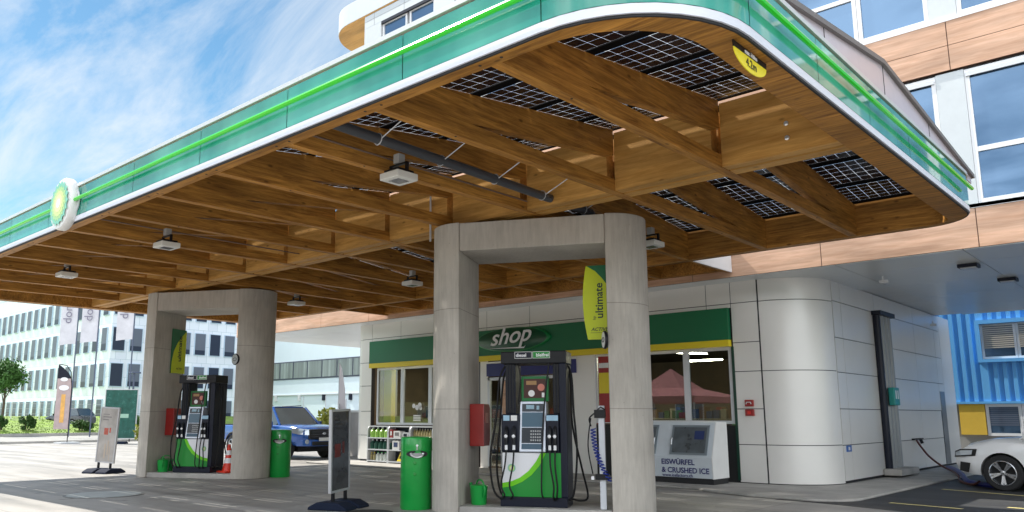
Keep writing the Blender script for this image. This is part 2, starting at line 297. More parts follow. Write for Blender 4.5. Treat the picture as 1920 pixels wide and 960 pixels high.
M_red=mat('red enamel',(.32,.015,.012),.35,coat=.3,var=.1)
M_navy=mat('navy blue',(.02,.025,.16),.35)
M_stone=mat('bright white',(.85,.86,.88),.3)
M_bar=mat('green light bar',(.01,.45,.01),.22,coat=.5,emit=(.03,.6,.02),estr=.12)
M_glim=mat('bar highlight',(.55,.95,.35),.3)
# ---------------- ground ----------------
def struct(o): o['kind']='structure'; return o
g=MB(); g.poly([(-600,-400,-.06),(400,-400,-.06),(400,600,-.06),(-600,600,-.06)]); struct(g.build('ground',M_road))
g=MB(); g.poly([(-47,-40,0),(12,-40,0),(12,8.5,0),(-3.8,13.85,0),(-5.6,14.35,0),(-6,60,0),(-47,60,0)]); struct(g.build('forecourt',M_fore))
g=MB(); g.poly([(-6,14.28,.004),(-5.6,14.33,.004),(-3.8,13.83,.004),(12,8.45,.004),(60,-6,.004),(60,60,.004),(-6,60,.004)]); struct(g.build('parking_lot',M_asph))
M_line=mat('parking line paint',(.72,.62,.25),.6,var=.15,vscale=12)
for i,(a,b) in enumerate([((-4.35,15.06),(-3.22,14.84)),((-4.35,18.52),(-1.2,17.4)),((-2.75,15.6),(1.0,14.9))]):
    a=Vector((*a,.009)); b=Vector((*b,.009)); d=(b-a).normalized(); n=Vector((-d.y,d.x,0))*.05
    g=MB(); g.poly([a-n,b-n,b+n,a+n]); struct(g.build('parking_line',M_line))
# walkway round the shop with rounded kerb corner
cor=[(-21.3,15.3)]+[(-8,15.1),(-7.4,14.75),(-6.6,14.45)]+[(-5.55+.75*math.sin(t),15.1-.75*math.cos(t)) for t in [i*PI/2/8 for i in range(9)]]+[(-4.75,28.5),(-21.3,28.5)]
g=MB(); g.prism(cor,0.002,.05); struct(g.build('pavement',M_kerb,bevel=.02))
# far side: kerbs, road, lawn
g=MB(); g.box(-47.3,-47,-40,60,0,.12); struct(g.build('kerb',M_kerb))
g=MB(); g.box(-66.3,-66,-40,90,-.05,.16); struct(g.build('kerb',M_kerb))
M_grass=mat('grass',(.19,.29,.05),.9,var=.35,vscale=.9,bump=.6,bscale=9)
def lawnz(x): return .12+ (min(max((-66.3-x)/9.5,0),1))**1*1.3
g=MB(); xs=[-66.3-i*.95 for i in range(11)]+[-140]; 
for i in range(len(xs)-1):
    a,b=xs[i],xs[i+1]; g.poly([(a,-60,lawnz(a)),(a,100,lawnz(a)),(b,100,lawnz(b)),(b,-60,lawnz(b))])
struct(g.build('lawn',M_grass))
gt=MB()
for i in range(5000):
    x=-66.5-random.random()**1.5*9; y=random.uniform(8,32); z=lawnz(x); h=random.uniform(.03,.11); a=random.random()*PI; dx,dy=.05*math.cos(a),.05*math.sin(a)
    gt.poly([(x-dx,y-dy,z),(x+dx,y+dy,z),(x+random.uniform(-.06,.06),y+random.uniform(-.06,.06),z+h)])
tag(gt.build('grass',M_grass),kind='stuff')
# manholes, drain covers
M_iron=mat('iron cover',(.20,.20,.19),.55,metal=.2,var=.2,vscale=10)
M_cov=mat('pale steel cover ring',(.34,.36,.35),.5,var=.1,vscale=4)
t=thing('manhole_cover','large round pale steel manhole cover flush in the forecourt','manhole',(-15.55,6.65,.002))
MB().lathe([(.70,0),(.70,.006)],(0,0,0),48).build('frame_ring',M_iron,t,local=True); MB().lathe([(.64,.0),(.64,.010)],(0,0,0),48).build('lid',M_cov,t,local=True)
t=thing('drain_cover','dark iron drain cover in front of the near green bin','drain cover',(-9.75,8.2,.002))
MB().lathe([(.36,0),(.36,.008)],(0,0,0),36).build('lid',M_dark,t,local=True)
# painted arrow mark
g=MB(); g.poly([(-11.9,10.1,.004),(-11.2,10.9,.004),(-11.28,10.96,.004),(-12.0,10.18,.004)]); g.poly([(-11.9,10.1,.0045),(-11.75,10.6,.0045),(-11.83,10.62,.0045),(-12.0,10.18,.0045)])
struct(g.build('road_marking',mat('worn white paint',(.6,.6,.57),.7)))

# ---------------- canopy ----------------
ZB=4.5
def rrect(x0,x1,y0,y1,r,seg=10):   # r: dict corner radii fl,fr,br,bl
    P=[]
    for (cx,cy,rr,a0) in ((x0+r[0],y0+r[0],r[0],180),(x1-r[1],y0+r[1],r[1],270),(x1-r[2],y1-r[2],r[2],0),(x0+r[3],y1-r[3],r[3],90)):
        for k in range(seg+1):
            a=R(a0+90*k/seg); P.append((cx+rr*math.cos(a),cy+rr*math.sin(a)))
    return P
X0,X1,Y0,Y1=-23.75,-2.52,4.84,14.5
can=thing('canopy','large timber beamed canopy with solar panels and green glass fascia on concrete portals','canopy',(-13,9.8,0))
outer=rrect(X0,X1,Y0,Y1,(.3,1.2,.75,.3)); inner=rrect(X0+.28,X1-.32,Y0+.16,Y1-.16,(.1,.95,.3,.1))
MB().ring(outer,inner,ZB,ZB+.56).build('edge_beam',M_woodX,can)
PVZ=lambda y: 4.96+.126*(y-5.5) if y<9.95 else 5.52-.105*(y-9.95)
beams=[-4.35-1.58*k for k in range(12)]
beams=[b for b in beams if b>X0+.5]
def beamY(x,w,y0,y1,zb,zt,name,par,m=M_woodY):
    vs=[(x+s*w/2,y,z) for (y,z) in ((y0,zb(y0)),(y1,zb(y1)),(y1,zt(y1)),(y0,zt(y0))) for s in (-1,1)]
    return MB().add(vs,[(0,1,3,2),(2,3,5,4),(4,5,7,6),(6,7,1,0),(0,2,4,6),(1,7,5,3)]).build(name,m,par)
ym=Y0+.15; yM=Y1-.15
for b in beams:
    conn=-18.6<b<-7.9
    mb=MB()
    # bottom slightly pre-cambered towards the spine
    prof=[(ym,4.503),(9.1,4.53),(9.9,4.53),(yM,4.503),(yM,4.70),(ym,4.70)]
    mb.prism(prof,b-.065,b+.065,axis='x'); mb.build('cross_beam',M_woodY,can)
    prof=[(ym,4.703),(6.3,4.703),(9.24,5.05),(9.24,PVZ(9.24)-.004),(ym,PVZ(ym)-.004)]
    MB().prism(prof,b-.062,b+.062,axis='x').build('rafter',M_woodY,can)
    prof=[(9.67,5.07),(13.2,4.703),(yM,4.703),(yM,PVZ(yM)-.004),(9.95,PVZ(9.95)-.004),(9.67,PVZ(9.67)-.034)]
    MB().prism(prof,b-.062,b+.062,axis='x').build('rafter',M_woodY,can)
raf=[]
for xr in (X1-.30,X0+.26):
    MB().prism([(5.6 if xr>-10 else ym,5.063),(13.9,5.063),(13.9,PVZ(13.9)-.004),(9.95,PVZ(9.95)-.004),(6.5,PVZ(6.5)-.004),(5.6 if xr>-10 else ym,5.065)],xr-.04,xr+.04,axis='x').build('end_rafter',M_woodY,can)
for b in raf:
    if b>X1-.4: continue
    prof=[(ym,4.53),(8.9,4.86),(9.24,4.86),(9.24,PVZ(9.24)-.03),(ym,PVZ(ym)-.03)]
    MB().prism(prof,b-.045,b+.045,axis='x').build('rafter',M_woodY,can)
    prof=[(9.68,4.86),(10.4,4.83),(yM,4.56),(yM,PVZ(yM)-.03),(9.68,PVZ(9.68)-.03)]
    MB().prism(prof,b-.045,b+.045,axis='x').build('rafter',M_woodY,can)
# spine: twin boards with vertical plywood sides, split between beams
edges=[X1-.32]+beams+[X0+.28]
M_leak=mat('dark shadow gap',(.05,.03,.015),.8)
mb=MB()
for i in range(len(edges)-1):
    a,b=edges[i]-(.066 if i else 0),edges[i+1]+(.066 if i<len(edges)-2 else 0)
    mb.box(b,a,9.25,9.42,4.54,5.38); mb.box(b,a,9.47,9.66,4.535,5.38)
mb.build('spine_beam',M_ply,can)
# closing boards
MBF=MB(); MBR=MB()
for i in range(len(edges)-1):
    a,b=edges[i]-(.066 if i else 0),edges[i+1]+(.066 if i<len(edges)-2 else 0)
    a2=min(a,-3.2) if i==0 else a
    MBF.add([(b,ym,4.74),(a,ym,4.74),(a,5.45,4.80),(b,5.45,4.80),(b,ym,4.77),(a,ym,4.77),(a,5.45,4.83),(b,5.45,4.83)],[(0,1,2,3),(4,5,6,7),(0,1,5,4),(2,3,7,6)])
    MBR.add([(b,13.25,4.96),(a,13.25,4.96),(a,yM,4.72),(b,yM,4.72),(b,13.25,4.99),(a,13.25,4.99),(a,yM,4.75),(b,yM,4.75)],[(0,1,2,3),(4,5,6,7),(0,1,5,4),(2,3,7,6)])

# solar panels
def pvmat():
    m=bpy.data.materials.new('solar cells'); m.use_nodes=True; t=m.node_tree; b=t.nodes['Principled BSDF']
    uv=N(t,'ShaderNodeUVMap'); sp=N(t,'ShaderNodeSeparateXYZ'); t.links.new(uv.outputs[0],sp.inputs[0])
    def line(o,wd):
        f=N(t,'ShaderNodeMath',operation='FRACT'); t.links.new(o,f.inputs[0])
        s=N(t,'ShaderNodeMath',operation='SUBTRACT'); t.links.new(f.outputs[0],s.inputs[0]); s.inputs[1].default_value=.5
        a=N(t,'ShaderNodeMath',operation='ABSOLUTE'); t.links.new(s.outputs[0],a.inputs[0]); return a.outputs[0]
    ax_,ay_=line(sp.outputs[0],0),line(sp.outputs[1],0)
    g1=N(t,'ShaderNodeMath',operation='GREATER_THAN'); t.links.new(ax_,g1.inputs[0]); g1.inputs[1].default_value=.489
    g2=N(t,'ShaderNodeMath',operation='GREATER_THAN'); t.links.new(ay_,g2.inputs[0]); g2.inputs[1].default_value=.490
    s=N(t,'ShaderNodeMath',operation='ADD'); t.links.new(ax_,s.inputs[0]); t.links.new(ay_,s.inputs[1])
    g3=N(t,'ShaderNodeMath',operation='GREATER_THAN'); t.links.new(s.outputs[0],g3.inputs[0]); g3.inputs[1].default_value=.945
    m1=N(t,'ShaderNodeMath',operation='MAXIMUM'); t.links.new(g1.outputs[0],m1.inputs[0]); t.links.new(g2.outputs[0],m1.inputs[1])
    m2=N(t,'ShaderNodeMath',operation='MAXIMUM'); t.links.new(m1.outputs[0],m2.inputs[0]); t.links.new(g3.outputs[0],m2.inputs[1])
    b.inputs['Base Color'].default_value=(.004,.005,.014,1); b.inputs['Roughness'].default_value=.25; b.inputs['Specular IOR Level'].default_value=.22
    tr=N(t,'ShaderNodeBsdfTranslucent'); tr.inputs[0].default_value=(.6,.63,.7,1)
    ms=N(t,'ShaderNodeMixShader'); t.links.new(m2.outputs[0],ms.inputs[0]); t.links.new(b.outputs[0],ms.inputs[1]); tp=N(t,'ShaderNodeBsdfTransparent'); tp.inputs[0].default_value=(.85,.9,.95,1); m5=N(t,'ShaderNodeMixShader'); m5.inputs[0].default_value=.6; t.links.new(tr.outputs[0],m5.inputs[1]); t.links.new(tp.outputs[0],m5.inputs[2]); t.links.new(m5.outputs[0],ms.inputs[2])
    t.links.new(ms.outputs[0],t.nodes['Material Output'].inputs[0]); return m
M_pv=pvmat(); M_pvf=mat('black module frame',(.003,.003,.004),.9,spec=.1)
rows=[(5.44,6.28),(6.48,7.33),(7.52,8.36),(8.55,9.2),(11.40,12.25),(12.44,13.29),(13.48,14.18)]
for i in range(len(edges)-1):
    a,b=edges[i]-(.07 if i else .0),edges[i+1]+.07
    for j,(ya,yb) in enumerate(rows):
        aa=a+.015; bb=b-.015
        if i==0: aa=-3.30 if j==0 else -2.80
        n=(aa-bb)/.158; q=MB()
        q.add([(bb,ya,PVZ(ya)),(aa,ya,PVZ(ya)),(aa,yb,PVZ(yb)),(bb,yb,PVZ(yb))],[(0,1,2,3)],0,[[(0,0),(n,0),(n,5),(0,5)]])
        q.build('solar_panel',M_pv,can)
mb=MB()
gaps=[(5.0,5.42),(6.30,6.46),(7.35,7.50),(8.38,8.53),(9.21,9.30),(9.6,11.38),(12.27,12.42),(13.31,13.46),(14.20,14.33)]
for ya,yb in gaps: mb.add([(x,y,PVZ(y)+dz) for x in (X0+.3,X1-.35) for y in (ya,yb) for dz in (-.006,.03)],[(0,1,3,2),(4,5,7,6),(0,1,5,4),(2,3,7,6),(0,2,6,4),(1,3,7,5)])
mb.build('purlin',M_pvf,can)
# rear connector roof to the building
XL,XR=-18.66,-7.45
mb=MB(); mb.box(XL,XR,Y1,16.2,4.80,4.98); mb.box(XL,XL+.1,Y1,16.2,4.5,4.80); mb.box(XR-.1,XR,Y1,16.2,4.5,4.80); mb.box(XL+.1,XR-.1,16.02,16.2,4.53,4.80)
for b in beams:
    if XL+.2<b<XR-.2: mb.box(b-.06,b+.06,Y1,16.02,4.52,4.80)
mb.build('connector_roof',M_woodY,can)
MB().box(XR,XR+.03,Y1+.02,16.2,4.49,5.12).build('connector_trim',M_stone,can)
# fascia following the rounded outline
def path_layer(off,z0,z1,m,name,s0=None,thick=.02,parts=None):
    P=rrect(X0-off,X1+off,Y0-off,Y1+off,(.3+off,1.2+off,.75+off,.3+off)); Q=rrect(X0-off+thick,X1+off-thick,Y0-off+thick,Y1+off-thick,(.3+off-thick,1.2+off-thick,.75+off-thick,.3+off-thick))
    return MB().ring(P,Q,z0,z1).build(name,m,can,smooth='auto')
path_layer(.03,4.52,4.60,mat('white enamel trim',(.74,.77,.86),.4),'lower_trim',thick=.03)
path_layer(.012,4.497,4.518,M_dark,'drip_edge',thick=.02)
path_layer(.005,4.60,5.07,mat('fascia backing',(.10,.42,.30),.5),'fascia_backing',thick=.02)
path_layer(.05,5.085,5.135,mat('top cap',(.68,.69,.68),.35,metal=.3),'top_trim',thick=.06)
# glass panels cut along the outline
def glassmat():
    m=bpy.data.materials.new('teal fascia glass'); m.use_nodes=True; t=m.node_tree; b=t.nodes['Principled BSDF']
    tc=N(t,'ShaderNodeTexCoord'); n=N(t,'ShaderNodeTexNoise'); n.inputs['Scale'].default_value=.9; n.inputs['Detail'].default_value=3; mp=N(t,'ShaderNodeMapping'); mp.inputs['Scale'].default_value=(1,1,.6); t.links.new(tc.outputs['Object'],mp.inputs[0]); t.links.new(mp.outputs[0],n.inputs['Vector'])
    col=ramp(t,n.outputs['Fac'],[(.35,(.008,.24,.19)),(.68,(.10,.46,.36))]); t.links.new(col,b.inputs['Base Color'])
    b.inputs['Roughness'].default_value=.06; b.inputs['IOR'].default_value=1.55; b.inputs['Coat Weight'].default_value=.35; b.inputs['Coat Roughness'].default_value=.02
    return m
M_glass_f=glassmat()
full=rrect(X0-.03,X1+.03,Y0-.03,Y1+.03,(.33,1.23,.78,.33),seg=12)
# polyline with arc length, start at front-left corner end
n1=13
pl=full[n1-1:]+full[:n1]  # start end of first arc (front edge start)
segs=[]; L=[0]
for a,b in zip(pl,pl[1:]): L.append(L[-1]+math.hypot(b[0]-a[0],b[1]-a[1]))
def at(s):
    for i in range(len(pl)-1):
        if L[i+1]>=s: 
            f=(s-L[i])/max(1e-9,L[i+1]-L[i]); return (pl[i][0]+(pl[i+1][0]-pl[i][0])*f,pl[i][1]+(pl[i+1][1]-pl[i][1])*f)
    return pl[-1]
front=L[1]; arc=L[13]-L[1]; side=L[14]-L[13]
xf0=pl[0][0]
cuts=[0]+[x-xf0 for x in (-21.9,-20,-18.1,-16.2,-14.3,-12.97,-11.1,-9.2,-7.28,-5.37,-3.70)]
cuts+=[front+arc]+[front+arc+side*k/5 for k in range(1,5)]+[L[14]+ (L[26]-L[14])]+[L[26]+ (L[27]-L[26])*k/3 for k in (1,2,3)]
cuts=[c for c in cuts if c<=L[-1]]
cuts+= [L[-1]]
for a,b in zip(cuts,cuts[1:]):
    if b-a<.05: continue
    ss=[a+.006]+[s for s in L if a+.02<s<b-.02]+[b-.006]
    pts=[at(s) for s in ss]; q=MB(); vs=[];fs=[]
    for (x,y) in pts: vs+=[(x,y,4.605),(x,y,5.065)]
    for i in range(len(pts)-1): fs.append((2*i,2*i+2,2*i+3,2*i+1))
    q.add(vs,fs).build('glass_panel',M_glass_f,can,smooth='auto')
bar=MB(); pts=[(x,y,4.845) for x,y in rrect(X0-.1,X1+.1,Y0-.1,Y1+.1,(.4,1.3,.85,.4),seg=14)]
bar.tube(pts[14:31],.028,8); bar.build('light_bar',M_bar,can,smooth=True)
hb=MB(); 
def offp(o,z): 
    q=[(x,y,z) for x,y in rrect(X0-o,X1+o,Y0-o,Y1+o,(.3+o,1.2+o,.75+o,.3+o),seg=14)]; q=q[14:]+q[:14]; return q+[q[0]]
hb.tube([(X0+.4,Y0-.055,4.882),(X1-1.25,Y0-.055,4.882)],.007,6); hb.build('bar_edge',M_glim,can,smooth=True)
# gable upstand on the right end and ridge roof sheet behind it
top=lambda y: 5.61-.13*(9.95-y) if y<9.95 else 5.61-.09*(y-9.95)
M_pink=mat('pale lilac sheet metal',(.62,.56,.60),.28,metal=.1,var=.03)
xg=X1-.02
gp=[(6.2,5.1)]+[(y,top(y)) for y in (6.2,9.95,14.45)]+[(14.45,5.1)]
MB().prism(gp,xg-.02,xg,axis='x').build('gable_upstand',M_pink,can)
g=MB()
for y in (8.0,10.0,12.0,13.8): g.box(xg,xg+.004,y-.006,y+.006,5.13,top(y))
g.build('upstand_joints',M_dark,can)
cp=MB()
for (ya,yb) in ((6.1,9.95),(9.95,14.5)):
    cp.add([(x,y,top(y)+dz) for x in (xg-.10,xg+.045) for y in (ya,yb) for dz in (-.01,.05)],[(0,1,3,2),(4,5,7,6),(0,1,5,4),(2,3,7,6),(0,2,6,4),(1,3,7,5)])
cp.build('coping',mat('grey brown coping',(.22,.20,.19),.5,metal=.3),can)
# upstand on far left gable too
gp2=[(6.2,5.1)]+[(y,top(y)) for y in (6.2,9.95,14.45)]+[(14.45,5.1)]
MB().prism(gp2,X0+.02,X0+.04,axis='x').build('gable_upstand',M_pink,can)
# bolts on the beams near the front
bo=MB()
for y,z in ((9.15,4.62),(9.15,4.8)): bo.lathe([(.03,0),(.03,.012),(.015,.02)],(0,0,0),10,T=Matrix.Translation((-3.45,9.249,z+.1))@Matrix.Rotation(R(90),4,'X'))
bo.build('bolt_heads',M_alu,can)
bo=MB(); 
for b in beams:
    for dx in (-.12,.13): bo.lathe([(.014,-.004),(.016,.0)],(b+dx,Y0+.08,ZB),8)
    for yy in (6.1,12.6): bo.lathe([(.012,-.004),(.014,.0)],(b+.02,yy,4.505 if yy>9 else 4.51),8)
bo.build('screw_heads',M_dark,can)
M_cbl=mat('grey cable conduit',(.20,.13,.09),.5)
cb_=MB(); cb_.tube([(-7.40,5.1,4.66),(-7.40,9.2,4.66)],.012,6); cb_.build('cable_conduit',M_cbl,can,smooth=True); MB().tube([(-13.28,5.1,4.66),(-13.28,9.2,4.66)],.012,6).build('cable_conduit',M_cbl,can,smooth=True)
pl_=MB()
for b in beams:
    for yy in (9.235,): pl_.box(b+.066,b+.072,yy-.12,yy,4.56,4.68); pl_.box(b-.072,b-.066,yy-.12,yy,4.56,4.68)

ro=MB(); ro.tube([(-9.5,9.2,4.35),(-9.5,9.2,5.3)],.018,6); ro.build('support_rod',M_greyal,can)

# portals -----------------------------------------------------------------
PA=R(27.5)
def portal(x,y,lab):
    t=thing('concrete_portal',lab,'concrete portal',(x,y,0),PA,'concrete portals carrying the canopy')
    Lh=1.143; D=.615; K=.578
    for s in (-1,1):
        P=[(s*Lh,-D)]+[(s*(Lh+K*math.cos(a)),D*math.sin(a)) for a in [R(-90+180*k/20) for k in range(1,20)]]+[(s*Lh,D)]
        if s<0: P=P[::-1]
        # superellipse bulge
        MB().prism(P,0,4.48).build('pylon',M_conc,t,local=True,smooth='auto',bevel=.012)
    MB().box(-Lh+.004,Lh-.004,-D+.012,D-.012,4.02,4.47).build('lintel',M_conc,t,local=True,bevel=.012)
    return t
PN=(-7.843,10.004); PF=(-18.384,10.186)
portal(*PN,'near concrete portal of two rounded pylons and a lintel framing the near fuel pump')
portal(*PF,'far concrete portal of two rounded pylons and a lintel framing the far fuel pump')
for (x,y),l in ((PN,'low concrete plinth under the near fuel pump'),(PF,'low concrete plinth under the far fuel pump')):
    t=thing('pump_island',l,'plinth',(x,y,0),PA,'plinths between the pylons')
    MB().box(-1.139,1.139,-.59,.59,0.001,.12).build('plinth',M_kerb,t,local=True,bevel=.015)
# canopy lights
def lamp(x,y,lab,first=[None]):
    if first[0] is None:
        t=thing('canopy_light',lab,'lamp',(x,y,4.32),0,'square lamps under the canopy')
        MB().box(-.17,.17,-.17,.17,0.0,.09).build('housing',mat('lamp housing',(.72,.72,.68),.4),t,local=True,bevel=.012)
        MB().box(-.09,.09,-.09,.09,-.004,.0).build('led_field',mat('led lens',(.06,.07,.10),.15),t,local=True)
        MB().box(-.13,.13,-.13,.13,.09,.13).build('heat_sink',M_black,t,local=True)
        q=MB(); q.box(-.16,-.13,-.02,.02,.09,.22); q.box(.13,.16,-.02,.02,.09,.22); q.box(-.16,.16,-.02,.02,.2,.22); q.build('bracket',M_black,t,local=True)
        MB().box(-.05,.05,-.05,.05,.22,.34).build('junction_box',mat('grey box',(.4,.4,.39),.5),t,local=True)
        first[0]=t; return t
    return dup(first[0],loc=(x,y,4.32),label=lab)
for x,y,l in ((-7.18,6.4,'square canopy lamp nearest the round green fascia corner, in front of the near portal'),(-13.14,6.36,'square canopy lamp hanging right of the round emblem sign'),(-17.5,6.34,'square canopy lamp hanging furthest left, near the far portal top left'),(-13.0,12.04,'square canopy lamp just left of the near portal, towards the shop'),(-17.58,12.15,'small square canopy lamp just right of the far portal'),(-6.93,12.01,'square canopy lamp peeping out right of the near portal')): lamp(x,y,l)
# drainpipe under canopy
t=thing('drain_pipe','dark grey drain pipe running under the canopy beams to the near portal','pipe',(-7.0,5.4,4.68))
MB().tube([(-7.02,5.0,4.72),(-7.0,5.45,4.70),(-6.98,7,4.67),(-7.0,10.3,4.62),(-7.0,10.5,4.45)],.062,12).build('pipe',mat('dark grey plastic',(.06,.065,.075),.4),t,smooth=True)
for i in range(5):
    y=5.9+i*1.05; z=4.69-.014*i
    q=MB(); q.tube([(-7.0+.07*math.cos(a),y,z+.07*math.sin(a)) for a in [R(k*30) for k in range(13)]],.008,5); q.tube([(-6.93,y,z),(-6.5,y+.02,z+.18)],.008,5)
    q.build('pipe_strap',M_greyal,t)
# round emblem sign on fascia
t=thing('round_emblem_sign','round white sign with green and yellow sunflower emblem on the green fascia','sign',(-13.45,4.66,4.84))
q=MB(); T=Matrix.Translation((-13.45,4.80,4.84))@Matrix.Rotation(R(90),4,'X'); q.lathe([(.415,-.02),(.43,0),(.43,.09),(.41,.12),(.30,.135),(0.001,.14)],(0,0,0),40,T=T,cap=False); q.build('sign_body',M_white,t,smooth='auto')
def flower(q,c,r,y,ph=0):
    cx,cz=c
    lay=[(1.0,18,0,(0)),(.80,18,.5,1),(.62,18,0,2),(.42,16,.5,3),(.22,12,0,4)]
    for k,(f,n,p,m) in enumerate(lay):
        pts=[]
        for i in range(n*4):
            a=2*PI*i/(n*4); rr=r*f*(1-.14*abs(math.sin(n/2*a+p*PI/2))**.7); pts.append((cx+rr*math.cos(a),y-.002*k,cz+rr*math.sin(a)))
        q.poly(pts,m)
EM=[mat('petal green',(.22,.58,.42),.35),mat('petal lime',(.42,.68,.28),.35),mat('petal yellow green',(.66,.78,.30),.35),mat('petal yellow',(.85,.82,.42),.35),mat('petal white',(.9,.9,.85),.35)]
q=MB(); flower(q,(-13.45,4.84),.385,4.652); q.build('emblem',EM,t)
q=MB(); q.tube([(-13.45+.47*math.cos(a),4.79,4.84+.3*math.sin(a)) for a in [R(-80+k*16) for k in range(11)]],.018,6); q.build('sign_rim',M_greyal,t)
# clearance sign
t=thing('clearance_sign','black and yellow half round height limit sign reading 4.2m under the fascia corner','sign',(-2.6,6.28,4.3))
xs=-2.60
q=MB(); q.prism([(5.95,4.496),(6.61,4.496),(6.60,4.44),(5.955,4.44)],xs-.01,xs,axis='x'); q.build('black_strip',M_black,t)
q=MB(); q.prism([(6.28-.32*math.cos(a),4.44-.135*math.sin(a)) for a in [R(k*12) for k in range(16)]],xs-.01,xs,axis='x'); q.build('yellow_field',mat('sign yellow',(.85,.72,.02),.4),t)
text('height_text','4.2m',.105,M_black,t,(xs+.004,6.28,4.345),(0,1,0),(0,0,1),.001,align='CENTER')
text('heading_text','max. Höhe',.055,M_stone,t,(xs+.004,6.28,4.45),(0,1,0),(0,0,1),.001,align='CENTER',bold=.002)
# ---------------- shop building ----------------
bld=thing('shop_building','multi storey white building with wood panel bands above the filling station shop','building',(-13,22,0))
YF=16.8; XS=-6.0; ZS=4.4
g=0.008
def panels_flat(mb,y,xs,zs,thick=.03):
    for a,b in zip(xs,xs[1:]):
        for c,d in zip(zs,zs[1:]): mb.box(a+g,b-g,y-thick,y,c+g,d-g)
RC=1.15; cx,cy=XS-RC,YF+RC
def corner_panels(mb,zs,r0,r1):
    for c,d in zip(zs,zs[1:]):
        P=[]; n=14; e=.008
        for k in range(n+1):
            a=R(-90)+e+(PI/2-2*e)*k/n; P.append((cx+r1*math.cos(a),cy+r1*math.sin(a)))
        Q=[(cx+r0*math.cos(R(-90)+e+(PI/2-2*e)*k/n),cy+r0*math.sin(R(-90)+e+(PI/2-2*e)*k/n)) for k in range(n,-1,-1)]
        mb.prism(P+Q,c+g,d-g)
clad=MB()
# front: left pier, header strip, right pier
panels_flat(clad,YF,[-20.45,-19.97],[.10,.85,1.6,2.4,3.14,3.9,4.39])
panels_flat(clad,YF,[-19.97,-18.6,-16.6,-15.0,-13.45,-10.9,-8.34,-7.76],[3.9,4.39])
panels_flat(clad,YF,[-19.97,-18.6,-16.6,-15.0,-13.45,-10.9,-8.34,-7.76],[3.80,3.9])
panels_flat(clad,YF,[-7.76,-7.155],[.06,.85,1.6,2.4,3.03,3.9,4.39])
corner_panels(clad,[.06,.85,2.4,3.9,4.39],RC-.03,RC)
for a,b in zip([17.98,18.5,20.87,24.2,26.3],[18.5,20.87,24.2,26.3,26.9]):
    for c,d in zip([.10,.84,1.6,2.38,3.13,3.93],[.84,1.6,2.38,3.13,3.93,4.39]):
        if a>=26.2 and d<2.2: continue
        clad.box(XS-.03,XS,a+g,b-g,c+g,d-g)
clad.box(XS-.03,XS,26.9+g,28.2,.10,4.39)
# left corner
clx,cly=-20.45,YF+.45
for c,d in zip([.10,.85,1.6,2.4,3.14,3.9],[.85,1.6,2.4,3.14,3.9,4.39]):
    P=[(clx+.45*math.cos(R(270-90*k/8)),cly+.45*math.sin(R(270-90*k/8))) for k in range(9)]; Q=[(clx+.42*math.cos(R(270-90*k/8)),cly+.42*math.sin(R(270-90*k/8))) for k in range(8,-1,-1)]
    clad.prism(P+Q,c+g,d-g)
clad.box(-20.9,-20.87,cly+.01,28,.1,4.39)
clad.build('wall_cladding',M_offw,bld,smooth='auto')
bk=MB()
bk.box(-20.45,-19.94,YF-.022,YF+.1,0,4.4); bk.box(-19.97,-7.74,YF-.022,YF+.1,3.0,4.4); bk.box(-7.78,-7.15,YF-.022,YF+.1,0.03,4.4)
bk.prism([(cx+(RC-.034)*math.cos(R(-90+90*k/14)),cy+(RC-.034)*math.sin(R(-90+90*k/14))) for k in range(15)]+[(cx,cy)],0.03,4.4)
bk.box(XS-.2,XS-.034,cy,28.2,.03,4.4); bk.box(-20.86,-20.7,cly,28,0.1,4.4); bk.box(-20.86,-6.1,28,28.2,0,4.4)
bk.box(-15.3,-15.22,YF-.02,YF+.2,0,3.0); bk.box(-11.95,-11.5,YF-.02,YF+.1,0,3.0)
bk.box(-19.97,-15.25,YF-.02,YF+.1,0,1.17); bk.box(-11.45,-7.78,YF-.02,YF+.1,0,1.25)
bk.build('wall_core',M_dark,bld)
MB().box(-15.25,-14.98,YF-.03,YF-.001,.05,3.0).build('wall_panel',M_offw,bld); MB().box(-12.4,-11.4,YF-.03,YF-.001,.05,2.98).build('wall_panel',M_offw,bld)
# green and yellow band board
MB().box(-19.95,-7.79,YF-.16,YF-.03,3.10,3.80).build('green_band',M_greenb,bld)
MB().box(-19.95,-7.79,YF-.165,YF-.03,2.955,3.097).build('yellow_band',M_yel,bld)
MB().box(-7.80,-7.74,YF-.04,YF-.0,.1,2.95).build('green_strip',mat('dark green strip',(.005,.05,.03),.3),bld)
# shop windows
def shopglass():
    m=bpy.data.materials.new('shop window glass'); m.use_nodes=True; t=m.node_tree; t.nodes.remove(t.nodes['Principled BSDF'])
    tr=N(t,'ShaderNodeBsdfTransparent'); tr.inputs[0].default_value=(.72,.78,.76,1); gl=N(t,'ShaderNodeBsdfGlossy'); gl.inputs['Roughness'].default_value=.01
    lw=N(t,'ShaderNodeLayerWeight'); lw.inputs[0].default_value=.5; pw=N(t,'ShaderNodeMath',operation='POWER'); t.links.new(lw.outputs['Facing'],pw.inputs[0]); pw.inputs[1].default_value=3.0; fr=N(t,'ShaderNodeMath',operation='MULTIPLY_ADD'); t.links.new(pw.outputs[0],fr.inputs[0]); fr.inputs[1].default_value=.75; fr.inputs[2].default_value=.09
    ms=N(t,'ShaderNodeMixShader'); t.links.new(fr.outputs[0],ms.inputs[0]); t.links.new(tr.outputs[0],ms.inputs[1]); t.links.new(gl.outputs[0],ms.inputs[2]); t.links.new(ms.outputs[0],t.nodes['Material Output'].inputs[0]); return m
M_sg=shopglass()
